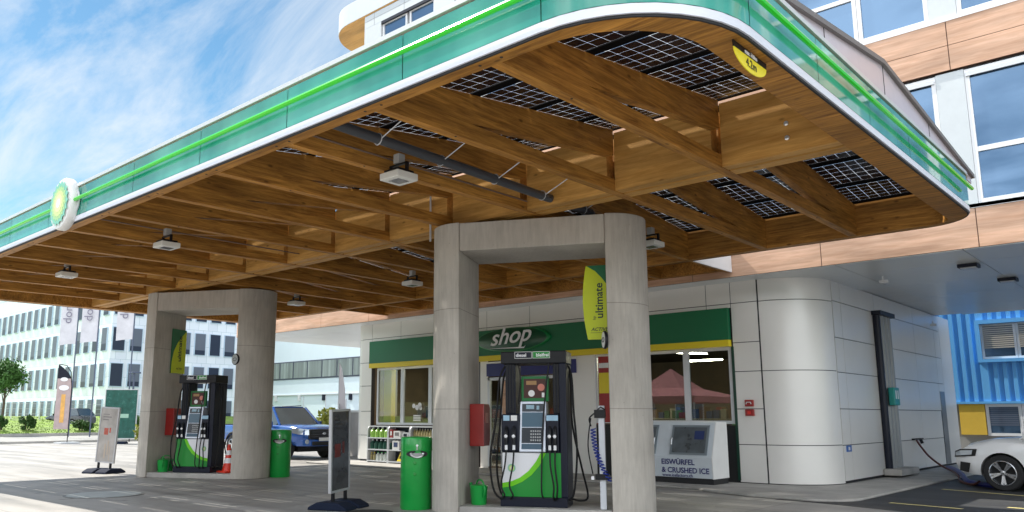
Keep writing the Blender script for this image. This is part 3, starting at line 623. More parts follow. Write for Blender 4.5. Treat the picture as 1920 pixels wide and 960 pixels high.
def window(par,x0,x1,y,z0,z1,fw=.07,m=M_sg,fm=M_greyal,trans=None,deep=.06,name='window'):
    f=MB(); f.box(x0,x0+fw,y,y+deep,z0,z1); f.box(x1-fw,x1,y,y+deep,z0,z1); f.box(x0+fw,x1-fw,y,y+deep,z0,z0+fw); f.box(x0+fw,x1-fw,y,y+deep,z1-fw,z1)
    if trans: f.box(x0+fw,x1-fw,y+.004,y+deep-.004,trans-fw*.6,trans+fw*.6)
    fo=f.build(name,fm,par); 
    p=MB(); p.box(x0+fw-.005,x1-fw+.005,y+deep*.5,y+deep*.5+.008,z0+fw-.005,z1-fw+.005); p.build('pane',m,fo); return fo
for a,b in ((-19.72,-18.53),(-18.53,-17.3),(-17.3,-15.3)): window(bld,a,b,YF-.005,1.18,2.95)
for a,b in ((-11.42,-10.2),(-10.2,-8.92),(-8.92,-7.82)): window(bld,a,b,YF-.005,1.28,2.95)
# entrance: white frame, navy strip, sliding door with wood leaf
dr=MB(); dr.box(-14.98,-14.9,YF-.03,YF+.05,.09,2.5); dr.box(-14.5,-14.42,YF-.03,YF+.05,.09,2.42); dr.box(-14.98,-12.4,YF-.03,YF+.05,2.42,2.5); dr.box(-12.48,-12.4,YF-.03,YF+.05,.09,2.42); dr.box(-13.4,-13.32,YF-.03,YF+.05,.09,2.42)
do=dr.build('door_frame',M_greyal,bld)
MB().box(-14.9,-12.48,YF+.01,YF+.02,.1,2.42).build('door_pane',M_sg,do)
MB().box(-14.98,-11.95,YF-.07,YF-.032,2.53,2.88).build('navy_strip',M_navy,bld)
MB().box(-14.98,-11.95,YF-.072,YF-.032,2.882,2.93).build('strip_trim',M_white,bld)
MB().box(-14.38,-14.08,YF-.10,YF-.05,.1,2.4).build('wood_leaf',M_lam,bld)
# poster beside the right window
pq=MB(); pq.box(-11.30,-10.9,YF-.02,YF-.008,1.3,2.9); pq.build('poster',M_red,bld)
pq=MB(); pq.box(-11.28,-10.95,YF-.026,YF-.021,2.0,2.5,0); pq.box(-11.28,-10.95,YF-.026,YF-.021,2.62,2.74,1); pq.build('poster_print',[M_yel,M_white],bld)
# shop interior
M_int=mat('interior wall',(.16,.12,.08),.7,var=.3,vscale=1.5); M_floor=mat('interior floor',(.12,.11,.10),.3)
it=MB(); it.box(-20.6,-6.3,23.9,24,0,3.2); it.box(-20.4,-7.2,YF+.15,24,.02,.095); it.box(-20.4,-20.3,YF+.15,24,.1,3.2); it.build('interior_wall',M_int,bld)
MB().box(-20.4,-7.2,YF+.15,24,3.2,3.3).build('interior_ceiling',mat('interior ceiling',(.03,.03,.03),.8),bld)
MB().box(-19.56,-19.22,YF+.16,YF+.34,.1,3.2).build('interior_column',M_yel,bld)
M_led=mat('led tube',(1,1,1),.5,emit=(1,.86,.66),estr=30)
for p in (((-10.47,19,3.12),(-9.2,19,3.12)),((-10.6,19.0,3.10),(-9.3,18.6,2.98)),((-10.2,19.2,2.86),(-9.18,19.2,2.86)),((-18.6,18.4,3.05),(-17.4,18.6,3.1)),((-18.2,17.6,3.0),(-17.4,17.9,3.02)),((-13.9,19,2.9),(-12.8,19.4,2.95))):
    MB().tube(p,.022,6).build('led_tube',M_led,bld)
MB().box(-10.3,-8.7,23.5,23.8,.9,2.6).build('backwall_sign',mat('warm lit board',(.6,.42,.14),.5,emit=(1,.65,.2),estr=.35),bld)
sh=MB(); shm=[]
M_goods=[mat('goods %s'%n,c,.5) for n,c in (('red',(.22,.03,.02)),('blue',(.03,.05,.14)),('cream',(.3,.27,.2)),('green',(.04,.12,.04)),('brown',(.16,.08,.03)))]
for sx in (-18.9,-16.4,-12,-9.6):
    for sy in (19,21.5):
        for k in range(4):
            sh.box(sx-.9,sx+.9,sy-.2,sy+.2,.1+k*.42,.13+k*.42,2)
            for j in range(9): 
                h=random.uniform(.15,.33); sh.box(sx-.85+j*.19,sx-.70+j*.19,sy-.18,sy+.1,.131+k*.42,.13+k*.42+h,random.randrange(5))
sh.build('interior_shelving',M_goods,bld)
for lx in (-18.3,-13.5,-9.5):
    la=bpy.data.lights.new('shop ceiling lamp','AREA'); la.energy=20; la.size=1.6; la.color=(1,.84,.62); lo=bpy.data.objects.new('shop ceiling lamp',la); C.objects.link(lo); lo.location=(lx,18.6,3.15)
# oval shop sign
t=thing('shop_sign','glossy dark green oval sign with white italic lettering shop on the green band','sign',(-13.93,YF-.3,3.49))
q=MB(); T=Matrix.Translation((-13.93,YF-.165,3.49))@Matrix.Rotation(R(90),4,'X')@Matrix.Diagonal((1.29,.325,1,1))
q.lathe([(1,0),(1,.05),(.97,.075),(.93,.085)],(0,0,0),48,T=T,cap=False); q.build('rim',mat('bright green rim',(.01,.22,.06),.35),t,smooth=True)
q=MB(); q.lathe([(.94,.083),(.8,.11),(.5,.135),(.2,.147),(.001,.15)],(0,0,0),48,T=T,cap=False); q.build('oval_face',mat('glossy dark green',(.003,.08,.035),.35,coat=.25),t,smooth=True)
text('lettering','shop',.62,M_stone,t,(-14.62,YF-.33,3.34),(1,0,.06),(0,0,1),.008,shear=.35,bold=.006,sx=1.18)
tk=MB(); tk.add([(-14.72,YF-.325,3.27),(-13.42,YF-.325,3.22),(-13.36,YF-.325,3.30),(-13.42,YF-.325,3.26),(-14.2,YF-.325,3.27)],[(0,1,2,3,4)]); tk.build('underline',M_stone,t)
# overhang slab with wood band + soffit
def lamband(mb,jb,y,x0,x1,z0,z1,joints,mid=False,th=.04):
    xs=[x0]+[j for j in joints if x0<j<x1]+[x1]
    zs=[z0,(z0+z1)/2,z1] if mid else [z0,z1]
    for a,b in zip(xs,xs[1:]):
        for c,d in zip(zs,zs[1:]): mb.box(a+.008,b-.008,y-th,y,c+.006,d-.006)
    jb.box(x0,x1,y-th+.012,y+.05,z0+.001,z1-.001)
lb=MB(); jb=MB(); YB=16.25; XE=9.5
J1=[-27.3+k*2.64+.7 for k in range(15)]
J1=[-24.6,-22,-19.5,-16.9,-14.2,-11.3,-8.35,-5.55,-2.84,-.1,2.6,5.3,8.0]
lamband(lb,jb,YB,-27.3,XE,4.385,5.10,J1)
J2=[-17.0,-14.2,-11.3,-8.7,-5.8,-2.98,-.2,2.6,5.4,8.2]
lb.build('wood_band',M_lam,bld); lb=MB(); lamband(lb,jb,YB,-20.1,XE,7.75,8.72,J2,mid=True); lb.build('wood_band',M_lam,bld); lb=MB(); lamband(lb,jb,YB,-20.1,XE,11.45,12.2,J2,mid=True)
lb.build('wood_band',M_lam,bld); jb.build('band_backing',mat('joint brown',(.10,.05,.03),.7),bld)
sf=MB(); 
M_soff=mat('satin soffit panel',(.74,.76,.77),.28,metal=.05)
xs=[-27.3+k*2.2 for k in range(18)]; ys=[YB-.02,17.6,19.9,22.2,24.5,26.8]
for a,b in zip(xs,xs[1:]):
    for c,d in zip(ys,ys[1:]):
        if b>XE: b=XE
        if a<-6.6 and b>-20.3 and c>17.6: continue
        sf.box(a+.008,b-.008,c+.008,d-.008,4.372,4.40)
sf.build('soffit',M_soff,bld)
MB().box(-27.25,XE,YB+.03,26.8,4.402,5.10).build('overhang_slab',M_white,bld)
MB().box(-20.1,XE,YB+.25,24,5.10,14.9).build('upper_wall',M_greyal,bld)
MB().box(-20.1,XE,YB-.05,YB+.1,5.105,5.17).build('window_sill',M_stone,bld)
fw=MB()
M_wall2=mat('pale metal cladding',(.60,.64,.66),.4,metal=.1,var=.03)
# piers and head panels between windows
wx=[]; x=-2.78+2.95*3
while x>-19.8: wx.append(x); x-=2.95
M_og=bpy.data.materials.new('office window glass'); M_og.use_nodes=True; b_=M_og.node_tree.nodes['Principled BSDF']; b_.inputs['Base Color'].default_value=(.05,.09,.14,1); b_.inputs['Roughness'].default_value=.02; b_.inputs['IOR'].default_value=2.7; b_.inputs['Specular Tint'].default_value=(.42,.66,1,1)
rows_w=[(5.17,7.72,6.17),(8.78,11.4,9.8)]
for z0,z1,tr in rows_w:
    MB().box(-20.1,XE,YB-.05,YB+.1,z0-.07,z0).build('window_sill',M_stone,bld)
    for x in wx:
        if x+2.48>XE: continue
        window(bld,x,x+1.22,YB,z0+.01,z1-.02,.075,M_og,M_stone,tr,.08); window(bld,x+1.23,x+2.48,YB,z0+.01,z1-.02,.075,M_og,M_stone,None,.08)
        fw.box(x-.465,x-.005,YB-.01,YB+.1,z0,z1-.005)
        MB().box(x+.02,x+2.46,YB-.03,YB+.0,z1-.16,z1-.09).build('blind_rail',M_greyal,bld)
# top storey on the left: pale wall with windows
for x0,x1 in ((-20.1,-19.24),): fw.box(x0,x1,YB-.01,YB+.1,12.2,14.5)
fw.box(-20.1,XE,YB-.012,YB+.1,14.502,14.95)
x=-19.22
while x<0:
    window(bld,x,x+1.2,YB+.05,12.25,14.44,.07,M_og,M_stone,None,.08); window(bld,x+1.32,x+2.5,YB+.05,12.25,14.44,.07,M_og,M_stone,None,.08)
    MB().box(x,x+2.5,YB-.02,YB+.045,14.40,14.50).build('window_head',M_navyblk,bld)
    fw.box(x+2.52,x+3.4,YB-.01,YB+.1,12.2,14.5); x+=3.42
fw.build('facade_panel',M_wall2,bld)
jt=MB(); 
for x in (-19.6,-18.1,-15.2,-12.3): jt.box(x-.008,x+.008,YB-.016,YB-.0125,14.51,14.95)
jt.box(-20.1,XE,YB-.016,YB-.0125,14.74,14.752); jt.build('panel_joints',mat('soft joint',(.3,.32,.33),.6),bld)
P=rrect(-22.5,XE,YB-.03,24,(1.5,.2,.2,.6),seg=10)
MB().prism(P,14.96,15.0).build('roof_soffit',M_lamwarm,bld)
MB().prism(rrect(-22.52,XE+.02,YB-.05,24.02,(1.52,.2,.2,.6),seg=10),15.0,15.75).build('roof_fascia',M_wall2,bld)
# wall mounted fittings on the shop side wall
def tb(name,label,cat,loc,boxes,m,group=None,bev=.004):
    q=MB()
    for bx in boxes: q.box(*bx)
    o=q.build(name,m,bevel=bev); tag(o,label,cat,group); return o
t=thing('wall_pipes','bundle of vertical steel conduits on the white side wall of the shop','conduits',(-5.9,21.2,.1))
for k in range(4):
    q=MB(); q.tube([(-5.93,20.75+k*.27,.1),(-5.93,20.75+k*.27,3.85)],.085,10); q.build('conduit',mat('grey conduit',(.30,.32,.33),.4) if k else M_navyblk,t,smooth=True)
MB().box(-5.99,-5.78,20.6,21.75,3.85,3.95).build('cap',M_navyblk,t); MB().box(-5.99,-5.6,20.5,21.95,.09,.24).build('base_block',M_kerb,t,bevel=.02)
t=thing('green_wall_box','small teal green equipment box strapped to the conduits','box',(-5.8,21.1,1.9))
MB().box(-5.84,-5.70,20.85,21.25,1.7,2.12).build('casing',mat('teal plastic',(.01,.28,.25),.35),t,bevel=.02); MB().box(-5.70,-5.695,20.92,21.0,1.85,2.05).build('mark',M_white,t); MB().box(-5.70,-5.695,21.08,21.16,1.85,2.05).build('mark',M_white,t)
t=thing('blue_notice','small blue notice plate low on the rounded shop corner wall','notice',(-5.99,18.25,.8))
MB().box(-5.998,-5.985,18.14,18.44,.70,.83).build('plate',mat('notice blue',(.04,.14,.45),.4),t); MB().box(-5.985,-5.983,18.24,18.34,.73,.80).build('print',M_white,t)
for z,l in ((1.72,'upper red emergency box with handset mark on the white pier'),(1.52,'lower red emergency box on the white pier')):
    t=thing('emergency_box',l,'emergency box',(-7.44,YF-.03,z),0,'red boxes on the pier')
    MB().box(-7.54,-7.35,YF-.10,YF-.035,z-.07,z+.07).build('casing',M_red,t,bevel=.012)
    if z>1.6: 
        q=MB(); q.tube([(-7.5,YF-.11,1.70),(-7.49,YF-.11,1.74),(-7.4,YF-.11,1.74),(-7.39,YF-.11,1.70)],.010,6); q.build('handle',M_white,t)
    else: MB().box(-7.48,-7.41,YF-.115,YF-.10,1.49,1.55).build('button',mat('bright red',(.7,.03,.02),.3),t)
# wall tap, red hose and blue strut
t=thing('wall_tap','small dark socket with spout on the white side wall feeding the hose','tap',(-5.95,23.3,.9))
MB().box(-6.0,-5.93,23.05,23.9,.84,.88).build('rail',M_black,t); MB().tube([(-5.93,23.6,.85),(-5.9,23.62,.75)],.04,8).build('spout',M_black,t)
pts=[(-5.93,23.2,.84),(-5.85,23.2,.70),(-5.65,23.1,.45),(-5.35,22.9,.24),(-5.0,22.4,.14),(-4.7,21.5,.11),(-4.45,20.6,.04),(-4.1,19.9,.03),(-3.9,19.6,.12)]
def smooth(pts,n=6):
    pts=[Vector(p) for p in pts]; out=[]
    for i in range(len(pts)-1):
        p0=pts[max(i-1,0)];p1=pts[i];p2=pts[i+1];p3=pts[min(i+2,len(pts)-1)]
        for k in range(n):
            t=k/n; out.append(.5*((2*p1)+(-p0+p2)*t+(2*p0-5*p1+4*p2-p3)*t*t+(-p0+3*p1-3*p2+p3)*t**3))
    return out+[pts[-1]]
q=MB(); q.tube(smooth(pts),.024,8); tag(q.build('water_hose',mat('maroon hose',(.10,.025,.02),.5),smooth=True),'dark red hose running from the wall tap down to the white car','hose')
q=MB(); q.tube(smooth([(-5.5,24.2,.12),(-5.1,23.0,.16),(-4.6,21.4,.14),(-4.2,20.2,.06),(-3.6,19.5,.05)]),.055,8); tag(q.build('blue_hose',mat('blue hose',(.02,.03,.22),.45),smooth=True),'thick blue hose lying on the kerb in front of the white car','hose')
# cctv cameras and soffit vents
M_cam=mat('camera white',(.75,.76,.78),.3)
for (x,y,z),l in (((-5.0,18.2,4.37),'small white security camera under the grey soffit near the rounded corner'),((-5.9,25.9,4.15),'white security camera high on the far end of the side wall')):
    t=thing('security_camera',l,'camera',(x,y,z)); q=MB(); q.tube([(x,y,z),(x,y,z-.08)],.02,8); q.build('mount',M_cam,t)
    q=MB(); q.box(x-.07,x+.10,y-.04,y+.04,z-.15,z-.08); q.build('housing',M_cam,t,bevel=.015)
for (x,y),l in (((-3.35,17.9),'square dark vent lamp in the grey soffit, the nearer one'),((-3.1,20.3),'square dark vent lamp in the grey soffit, the further one')):
    t=thing('soffit_lamp',l,'lamp',(x,y,4.37),0,'lamps in the soffit')
    MB().box(x-.17,x+.17,y-.17,y+.17,4.30,4.371).build('housing',M_navyblk,t,bevel=.01); MB().box(x-.13,x+.13,y-.13,y+.13,4.28,4.30).build('lens',mat('frosted lens',(.6,.62,.63),.3),t)
t=thing('soffit_downlight','flat dark round downlight in the left soffit beside the shop','lamp',(-22.1,18.6,4.36)); MB().lathe([(.28,0),(.30,.012)],(-22.1,18.6,4.355),24).build('rim',M_navyblk,t); MB().lathe([(.2,0),(.2,.004)],(-22.1,18.6,4.351),24).build('lens',M_black,t)
# side door
MB().box(-6.02,-5.99,26.35,26.85,.1,2.15).build('side_door',mat('grey door',(.25,.27,.29),.35,metal=.4),bld)
# ---------------- fuel pumps ----------------
def pump(cx,cy,label,mirror):
    t=thing('fuel_pump',label,'fuel pump',(cx,cy,.12),PA,'fuel pumps on the plinths')
    L=dict(parent=t,local=True); x0,x1,yf,yb=-.53,.45,-.40,.12; zz=-.12
    MB().box(x0-.01,x1+.02,yf-.02,yb+.02,0,.14).build('base',M_navyblk,bevel=.01,**L)
    MB().box(x0+.005,x1,yf+.006,yb,.14,.80).build('lower_cabinet',M_black,bevel=.01,**L)
    W=x1-x0-.09
    # front panel: green field, lime sweep, white field (mirrored on the far one)
    fx=lambda u: (x0+.02+u*W) if not mirror else (x0+.02+(1-u)*W)
    top=.785; bot=.145
    curve=[(0,.34),(.15,.365),(.3,.42),(.45,.52),(.58,.66),(.66,.785)]
    curve2=[(0,.27),(.17,.295),(.34,.36),(.5,.46),(.64,.60),(.75,.785)]
    def face(pts,y,m,name):
        q=MB(); q.poly([(fx(u),y,z) for u,z in pts]); return q.build(name,m,**L)
    face([(0,top),]+curve[::1]+[],yf-.001,mat('panel white',(.80,.81,.83),.25),'white_panel') if False else None
    q=MB(); q.poly([(fx(0),yf,bot),(fx(1),yf,bot),(fx(1),yf,top),(fx(0),yf,top)]); fp=q.build('front_panel',M_green2,**L)
    q=MB(); q.poly([(fx(u),yf-.002,z) for u,z in curve]+[(fx(0),yf-.002,top)]); q.build('white_field',mat('panel white',(.80,.81,.84),.22),fp,local=True)
    q=MB(); 
    for i in range(5): 
        a,b,c,d=curve[i],curve[i+1],curve2[i+1],curve2[i]; q.poly([(fx(u),yf-.004,z) for u,z in (a,b,c,d)])
    q.build('lime_sweep',M_lime,fp,local=True)
    q=MB(); flower(q,(fx(.16 if not mirror else .12),.56),.065,yf-.006); q.build('emblem',[EM[0],EM[1],EM[2],EM[3],EM[4]],fp,local=True)
    # nozzle bays
    for s,(a,b) in ((-1,(x0+.01,-.24)),(1,(.17,x1-.09))):
        MB().box(a,b,yf-.02,yf+.22,.80,1.36).build('nozzle_bay',M_navyblk,bevel=.02,**L)
        for k in (0,1):
            nx=a+(b-a)*(.30+.42*k)
            q=MB(); q.box(nx-.05,nx+.045,yf-.026,yf-.02,1.26,1.34); q.build('price_label',mat('label blue' ,(.35,.55,.70),.3) if k==0 or s>0 else M_white,**L)
            nz=MB(); nz.tube([(nx,yf-.05,.86),(nx,yf-.06,.97),(nx,yf-.045,1.12),(nx,yf+.02,1.2)],[.022,.03,.034,.02],8); no=nz.build('nozzle',M_black,smooth=True,**L)
            q=MB(); q.lathe([(.026,-.01),(.026,.02),(.012,.03)],(0,0,0),12,T=Matrix.Translation((nx,yf-.07,1.03))@Matrix.Rotation(R(90),4,'X')); q.build('nozzle_cap',M_stone,no,local=True)
            q=MB(); q.tube([(nx,yf-.06,.83),(nx,yf-.062,.90)],.022,8); q.build('nozzle_collar',M_stone,no,local=True)
            dx=random.uniform(-.03,.05)*s
            pts=smooth([(nx,yf-.055,.84),(nx+dx*.4,yf-.09,.6),(nx+dx+.03*s,yf-.10,.32),(nx+dx+.02,yf-.09,.17),(nx+dx*2,yf-.03,.11)])
            q=MB(); q.tube(pts,.0135,7); q.build('hose',M_rubber,smooth=True,**L)
    # display hood, leaning back
    T=Matrix.Translation((-.04,yf-.05,.80))@Matrix.Rotation(R(-8),4,'X')
    q=MB(); q.box(-.20,.20,0,.22,0,.76,T=T); hd=q.build('display_hood',mat('silver bezel',(.62,.66,.74),.3,metal=.3),bevel=.012,**L)
    q=MB(); q.box(-.165,.165,-.006,0,.60,.72,0,T=T); q.box(-.165,.165,-.006,0,.37,.59,1,T=T); q.box(-.165,.165,-.006,0,.13,.36,2,T=T); q.box(-.165,.165,-.006,0,.04,.12,3,T=T)
    q.build('display',[mat('lcd dark',(.01,.014,.02),.08),mat('lcd blue',(.04,.10,.15),.15),mat('keypad black',(.008,.008,.012),.12),mat('slot blue',(.03,.08,.13),.25)],hd,local=True)
    q=MB(); q.box(-.10,.02,-.009,-.0065,.64,.70,0,T=T); q.box(.06,.1,-.009,-.0065,.63,.69,0,T=T); q.build('display_print',mat('lcd glow',(.25,.4,.48),.3),hd,local=True)
    q=MB(); 
    for i in range(5):
        for j in range(4): q.box(-.03+i*.034,-.008+i*.034,-.010,-.0065,.16+j*.045,.185+j*.045,T=T)
    q.build('keypad',mat('key grey',(.35,.36,.36),.4),hd,local=True)
    # screen advertisement in green frame
    MB().box(-.22,.20,yf+.06,yf+.14,1.55,1.93).build('screen_frame',mat('frame green',(.01,.16,.04),.3),bevel=.01,**L)
    q=MB(); q.box(-.18,.16,yf+.054,yf+.059,1.60,1.89,0); q.box(-.14,.02,yf+.050,yf+.053,1.80,1.86,1); q.lathe([(.05,0),(.05,.004)],(0,0,0),16,2,T=Matrix.Translation((-.06,yf+.053,1.67))@Matrix.Rotation(R(90),4,'X')); q.lathe([(.055,0),(.055,.004)],(0,0,0),16,3,T=Matrix.Translation((.09,yf+.053,1.76))@Matrix.Rotation(R(90),4,'X')); q.box(.10,.14,yf+.050,yf+.053,1.61,1.68,2)
    q.build('screen',[mat('screen brown',(.06,.015,.012),.3),mat('ad tan',(.35,.2,.08),.4),M_white,mat('ad pink',(.6,.2,.15),.4)],**L)
    # masts
    for a,b in ((-.47,-.31),(.27,.45)):
        MB().box(a,b,yf+.06,yb-.06,1.36,2.12).build('mast',M_navyblk,bevel=.01,**L)
        q=MB()
        for k in range(3):
            q.box(a+.02+k*.045,a+.045+k*.045,yf+.045,yf+.06,1.38,2.12)
        q.build('hose_guide',M_black,**L)
    MB().box(x1-.08,x1+.03,yf+.0,yb+.02,.14,2.12).build('side_panel',M_navyblk,bevel=.015,**L)
    MB().box(x0+.0,x1+.04,yf-.0,yb+.02,2.12,2.31).build('head',M_black,bevel=.015,**L)
    q=MB(); q.box(-.30,-.04,yf-.012,yf,2.20,2.30,0); q.build('diesel_plate',M_navyblk,**L); q=MB(); q.box(-.02,.24,yf-.012,yf,2.20,2.30); q.build('unleaded_plate',M_green2,**L)
    for a in (-.30,-.02):
        q=MB(); q.box(a-.004,a+.264,yf-.014,yf-.012,2.296,2.302); q.box(a-.004,a+.264,yf-.014,yf-.012,2.198,2.204); q.box(a-.004,a+.002,yf-.014,yf-.012,2.2,2.3); q.box(a+.258,a+.264,yf-.014,yf-.012,2.2,2.3); q.build('plate_border',M_white,**L)
    text('plate_text','diesel',.072,M_stone,t,(-.285,yf-.014,2.225),(1,0,0),(0,0,1),.001,bold=.0015,local=True)
    text('plate_text','bleifrei',.072,M_stone,t,(.228,yf-.014,2.225),(1,0,0),(0,0,1),.001,bold=.0015,local=True,align='RIGHT')
    # side hoses sweeping out
    def hose(pts,r=.016): 
        q=MB(); q.tube(smooth(pts),r,7); q.build('hose',M_rubber,smooth=True,**L)
    hose([(x0+.06,-.2,2.14),(x0-.06,-.22,1.9),(x0-.11,-.25,1.3),(x0-.20,-.28,.7),(x0-.14,-.30,.22),(x0+.02,-.3,.07)])
    hose([(x0+.09,-.1,2.14),(x0-.02,-.12,1.9),(x0-.08,-.12,1.2),(x0-.13,-.14,.6),(x0-.08,-.14,.2),(x0+.02,-.14,.12)])
    hose([(x1-.0,-.2,2.13),(x1+.09,-.24,1.95),(x1+.12,-.28,1.4),(x1+.16,-.3,.8),(x1+.10,-.3,.2),(x1+.0,-.3,.10)])
    hose([(x1-.02,-.05,2.13),(x1+.05,-.08,1.9),(x1+.07,-.1,1.2),(x1+.2,-.1,.55),(x1+.28,-.1,.15),(x1+.16,-.1,.08),(x1+.0,-.1,.12)])
    hose([(-.26,yf+.02,2.12),(-.22,yf-.0,1.9),(-.26,yf+.03,1.5)],.012); hose([(.22,yf+.02,2.12),(.16,yf-.02,1.6),(.12,yf-.03,1.1),(-.02+.12,yf-.09,.3),(.12,yf-.06,.14)],.013)
    return t
pump(*PN,'near fuel pump with a white field on the left of its green front panel',False)
pump(*PF,'far fuel pump with green panel left of a white field, beside the traffic cone',True)
def L2W(p,x,y,z): 
    c,s=math.cos(PA),math.sin(PA); return Vector((p[0]+x*c-y*s,p[1]+x*s+y*c,z))
# red dispenser boxes on inner face of left pylons
for P,l in ((PN,'red enamel dispenser box on the near portal left pylon'),(PF,'dark red dispenser box on the far portal left pylon')):
    t=thing('dispenser_box',l,'dispenser',L2W(P,-1.14,.16,.98),PA,'red boxes on the pylons')
    q=MB(); q.prism([(-.16,0),(.20,0),(.24,.08),(.24,.60),(.18,.66),(-.16,.66)],.004,.24,axis='x'); q.build('casing',M_red,t,local=True,bevel=.012)
    MB().box(.24,.246,-.06,.10,.36,.52).build('label',mat('pale label',(.6,.25,.2),.4),t,local=True)
# watering cans
def can_(P,x,y,l,rz):
    t=thing('watering_can',l,'watering can',L2W(P,x,y,.12),rz,'green watering cans')
    q=MB(); q.lathe([(.115,0),(.12,.02),(.135,.25),(.14,.27),(.13,.285),(.06,.30)],(0,0,0),20); q.build('body',M_green,t,local=True,smooth='auto')
    q=MB(); q.tube(smooth([(.10,0,.06),(.20,0,.16),(.27,0,.30)]),[.035]*7+[.022]*6 if False else .026,8); q.build('spout',M_green,t,local=True,smooth=True)
    q=MB(); q.tube(smooth([(-.13,0,.12),(-.20,0,.22),(-.12,0,.35),(.02,0,.36),(.09,0,.28)]),.012,6); q.build('handle',M_green,t,local=True,smooth=True)
can_(PN,-.92,-.25,'green watering can at the foot of the near pump',R(160)); can_(PF,-.90,-.3,'green watering can in front of the far pump, right one',R(150)); can_(PF,-1.0,.02,'green watering can against the far pylon, left one',R(60))
# ultimate boards
t=thing('advert_board','lime yellow curved advert board reading ultimate on the near portal right pylon','board',L2W(PN,1.1,-.2,2.6),PA,'ultimate boards')
B=[(.05,0)]; 
prof=[(-.30,0),(.045,0),(.045,1.10),(-.10,1.14)]
lcurve=[(-.30+(-.085)*math.sin(PI*min(1,z/1.12*1.0))+ (.02 if z>0 else 0)*z,z) for z in [k*1.14/12 for k in range(13)]]
lcurve=[(-.27-.09*math.sin(PI*(z/1.14*.8+.08)),z) for z in [k*1.14/12 for k in range(13)]]
poly=lcurve[::-1]+[(.045,0),(.045,1.15)]
q=MB(); q.prism(poly,-.03,0,axis='y'); q.build('board',M_limeyel,t,local=True)
q=MB(); q.poly([(lcurve[-1][0]+.01,-.032,1.145),(-.16,-.032,1.06),(-.06,-.032,.95),(.045,-.032,.80),(.045,-.032,1.15)]); q.build('green_corner',M_greenb,t,local=True)
M_ink=mat('dark print',(.01,.04,.03),.5)
text('lettering','ultimate',.165,M_ink,t,(-.055,-.033,.32),(0,0,1),(-1,0,0),.001,bold=.003,local=True,sx=1.02)
text('small_print','bp',.06,M_ink,t,(-.17,-.033,.30),(0,0,1),(-1,0,0),.001,local=True)
text('small_print','ACTIVE',.075,M_ink,t,(-.24,-.033,.13),(1,0,0),(0,0,1),.001,shear=.3,local=True,bold=.001)
MB().box(-.25,.04,-.033,-.0305,.10,.105).build('underline',M_ink,t,local=True)
t=thing('advert_board','lime yellow advert board with dark green corner on the far portal left pylon','board',L2W(PF,-1.13,.1,2.52),PA,'ultimate boards')
q=MB(); q.box(0,.02,-.06,.52,0,1.12); q.build('board',M_greenb,t,local=True)
q=MB(); q.poly([(.022,.0-.055,0)]+[(.022,-.055+.0,.0)]*0+[(.022,.515,0),(.022,.515,1.10),(.022,.36,.98),(.022,.16,.78),(.022,.02,.55),(.022,-.04,.3)]); q.build('yellow_field',M_limeyel,t,local=True)
text('lettering','ultimate',.20,M_ink,t,(.024,.33,.30),(0,0,1),(0,-1,0),.001,bold=.004,local=True)
text('small_print','ACTIVE',.07,M_ink,t,(.024,.16,.10),(0,1,0),(0,0,1),.001,local=True)
# small round signs on right pylons
for P,l in ((PN,'small round white sign on the edge of the near portal right pylon'),(PF,'small round grey sign on the left edge of the far portal right pylon')):
    t=thing('round_sign',l,'sign',L2W(P,1.12,-.56,2.56 if P is PN else 2.78),PA,'round signs on the pylons')
    T=Matrix.Rotation(R(-72 if P is PN else -24),4,'Z')@Matrix.Rotation(R(90),4,'X')
    q=MB(); q.lathe([(.125,0),(.135,.01),(.135,.04),(.12,.045)],(0,0,0),28,T=T); q.build('rim',M_black,t,local=True)
    q=MB(); q.lathe([(.118,.046),(.118,.049)],(0,0,0),28,T=T); q.build('face',mat('sign grey',(.4,.42,.42),.4) if P is PF else M_white,t,local=True)
    text('symbol','2' if P is PF else '1',.15,M_black,t,T@Vector((.055,.045,.051)),T.to_3x3()@Vector((0,-1,0)),T.to_3x3()@Vector((1,0,0)),.001,local=True) if False else None
    q=MB(); q.tube([T@Vector((.07*math.cos(a),.035*math.sin(a),.051)) for a in [R(k*40) for k in range(10)]],.006,5); q.build('symbol',M_black,t,local=True)
# air hose post
pp=L2W(PN,1.0,-.42,.12)
t=thing('air_post','slim white post with coiled blue air hose between near pump and right pylon','air station',pp,PA)
MB().box(-.045,.045,-.04,.04,0,1.48).build('post',mat('post white',(.70,.73,.78),.35),t,local=True,bevel=.008)
q=MB(); q.box(-.10,.06,-.08,.03,1.30,1.42); q.tube([(-.05,-.06,1.42),(.0,-.09,1.46),(.06,-.06,1.42)],.012,6); q.build('valve',M_black,t,local=True,bevel=.006)
pts=[]
for k in range(140):
    u=k/139; a=u*2*PI*16; cx_=-.12+.24*u**2.2; cz=1.15-.75*u; rr=.035
    pts.append((cx_+rr*math.cos(a),-.07+rr*math.sin(a),cz))
q=MB(); q.tube(pts,.010,5); q.build('coiled_hose',mat('blue coil',(.015,.04,.30),.35),t,local=True,smooth=True)
q=MB(); q.tube(smooth([(-.05,-.06,1.40),(-.17,-.06,1.30),(-.15,-.07,1.18)]),.012,6); q.tube(smooth([(-.15,-.07,1.3),(-.2,-.07,.9),(-.14,-.07,.5)]),.010,6); q.build('hose',M_rubber,t,local=True,smooth=True)
MB().box(-.10,.07,-.09,-.035,.42,.50).build('clamp',M_black,t,local=True); MB().box(-.16,-.12,-.10,-.05,.42,.47).build('gauge',M_stone,t,local=True)
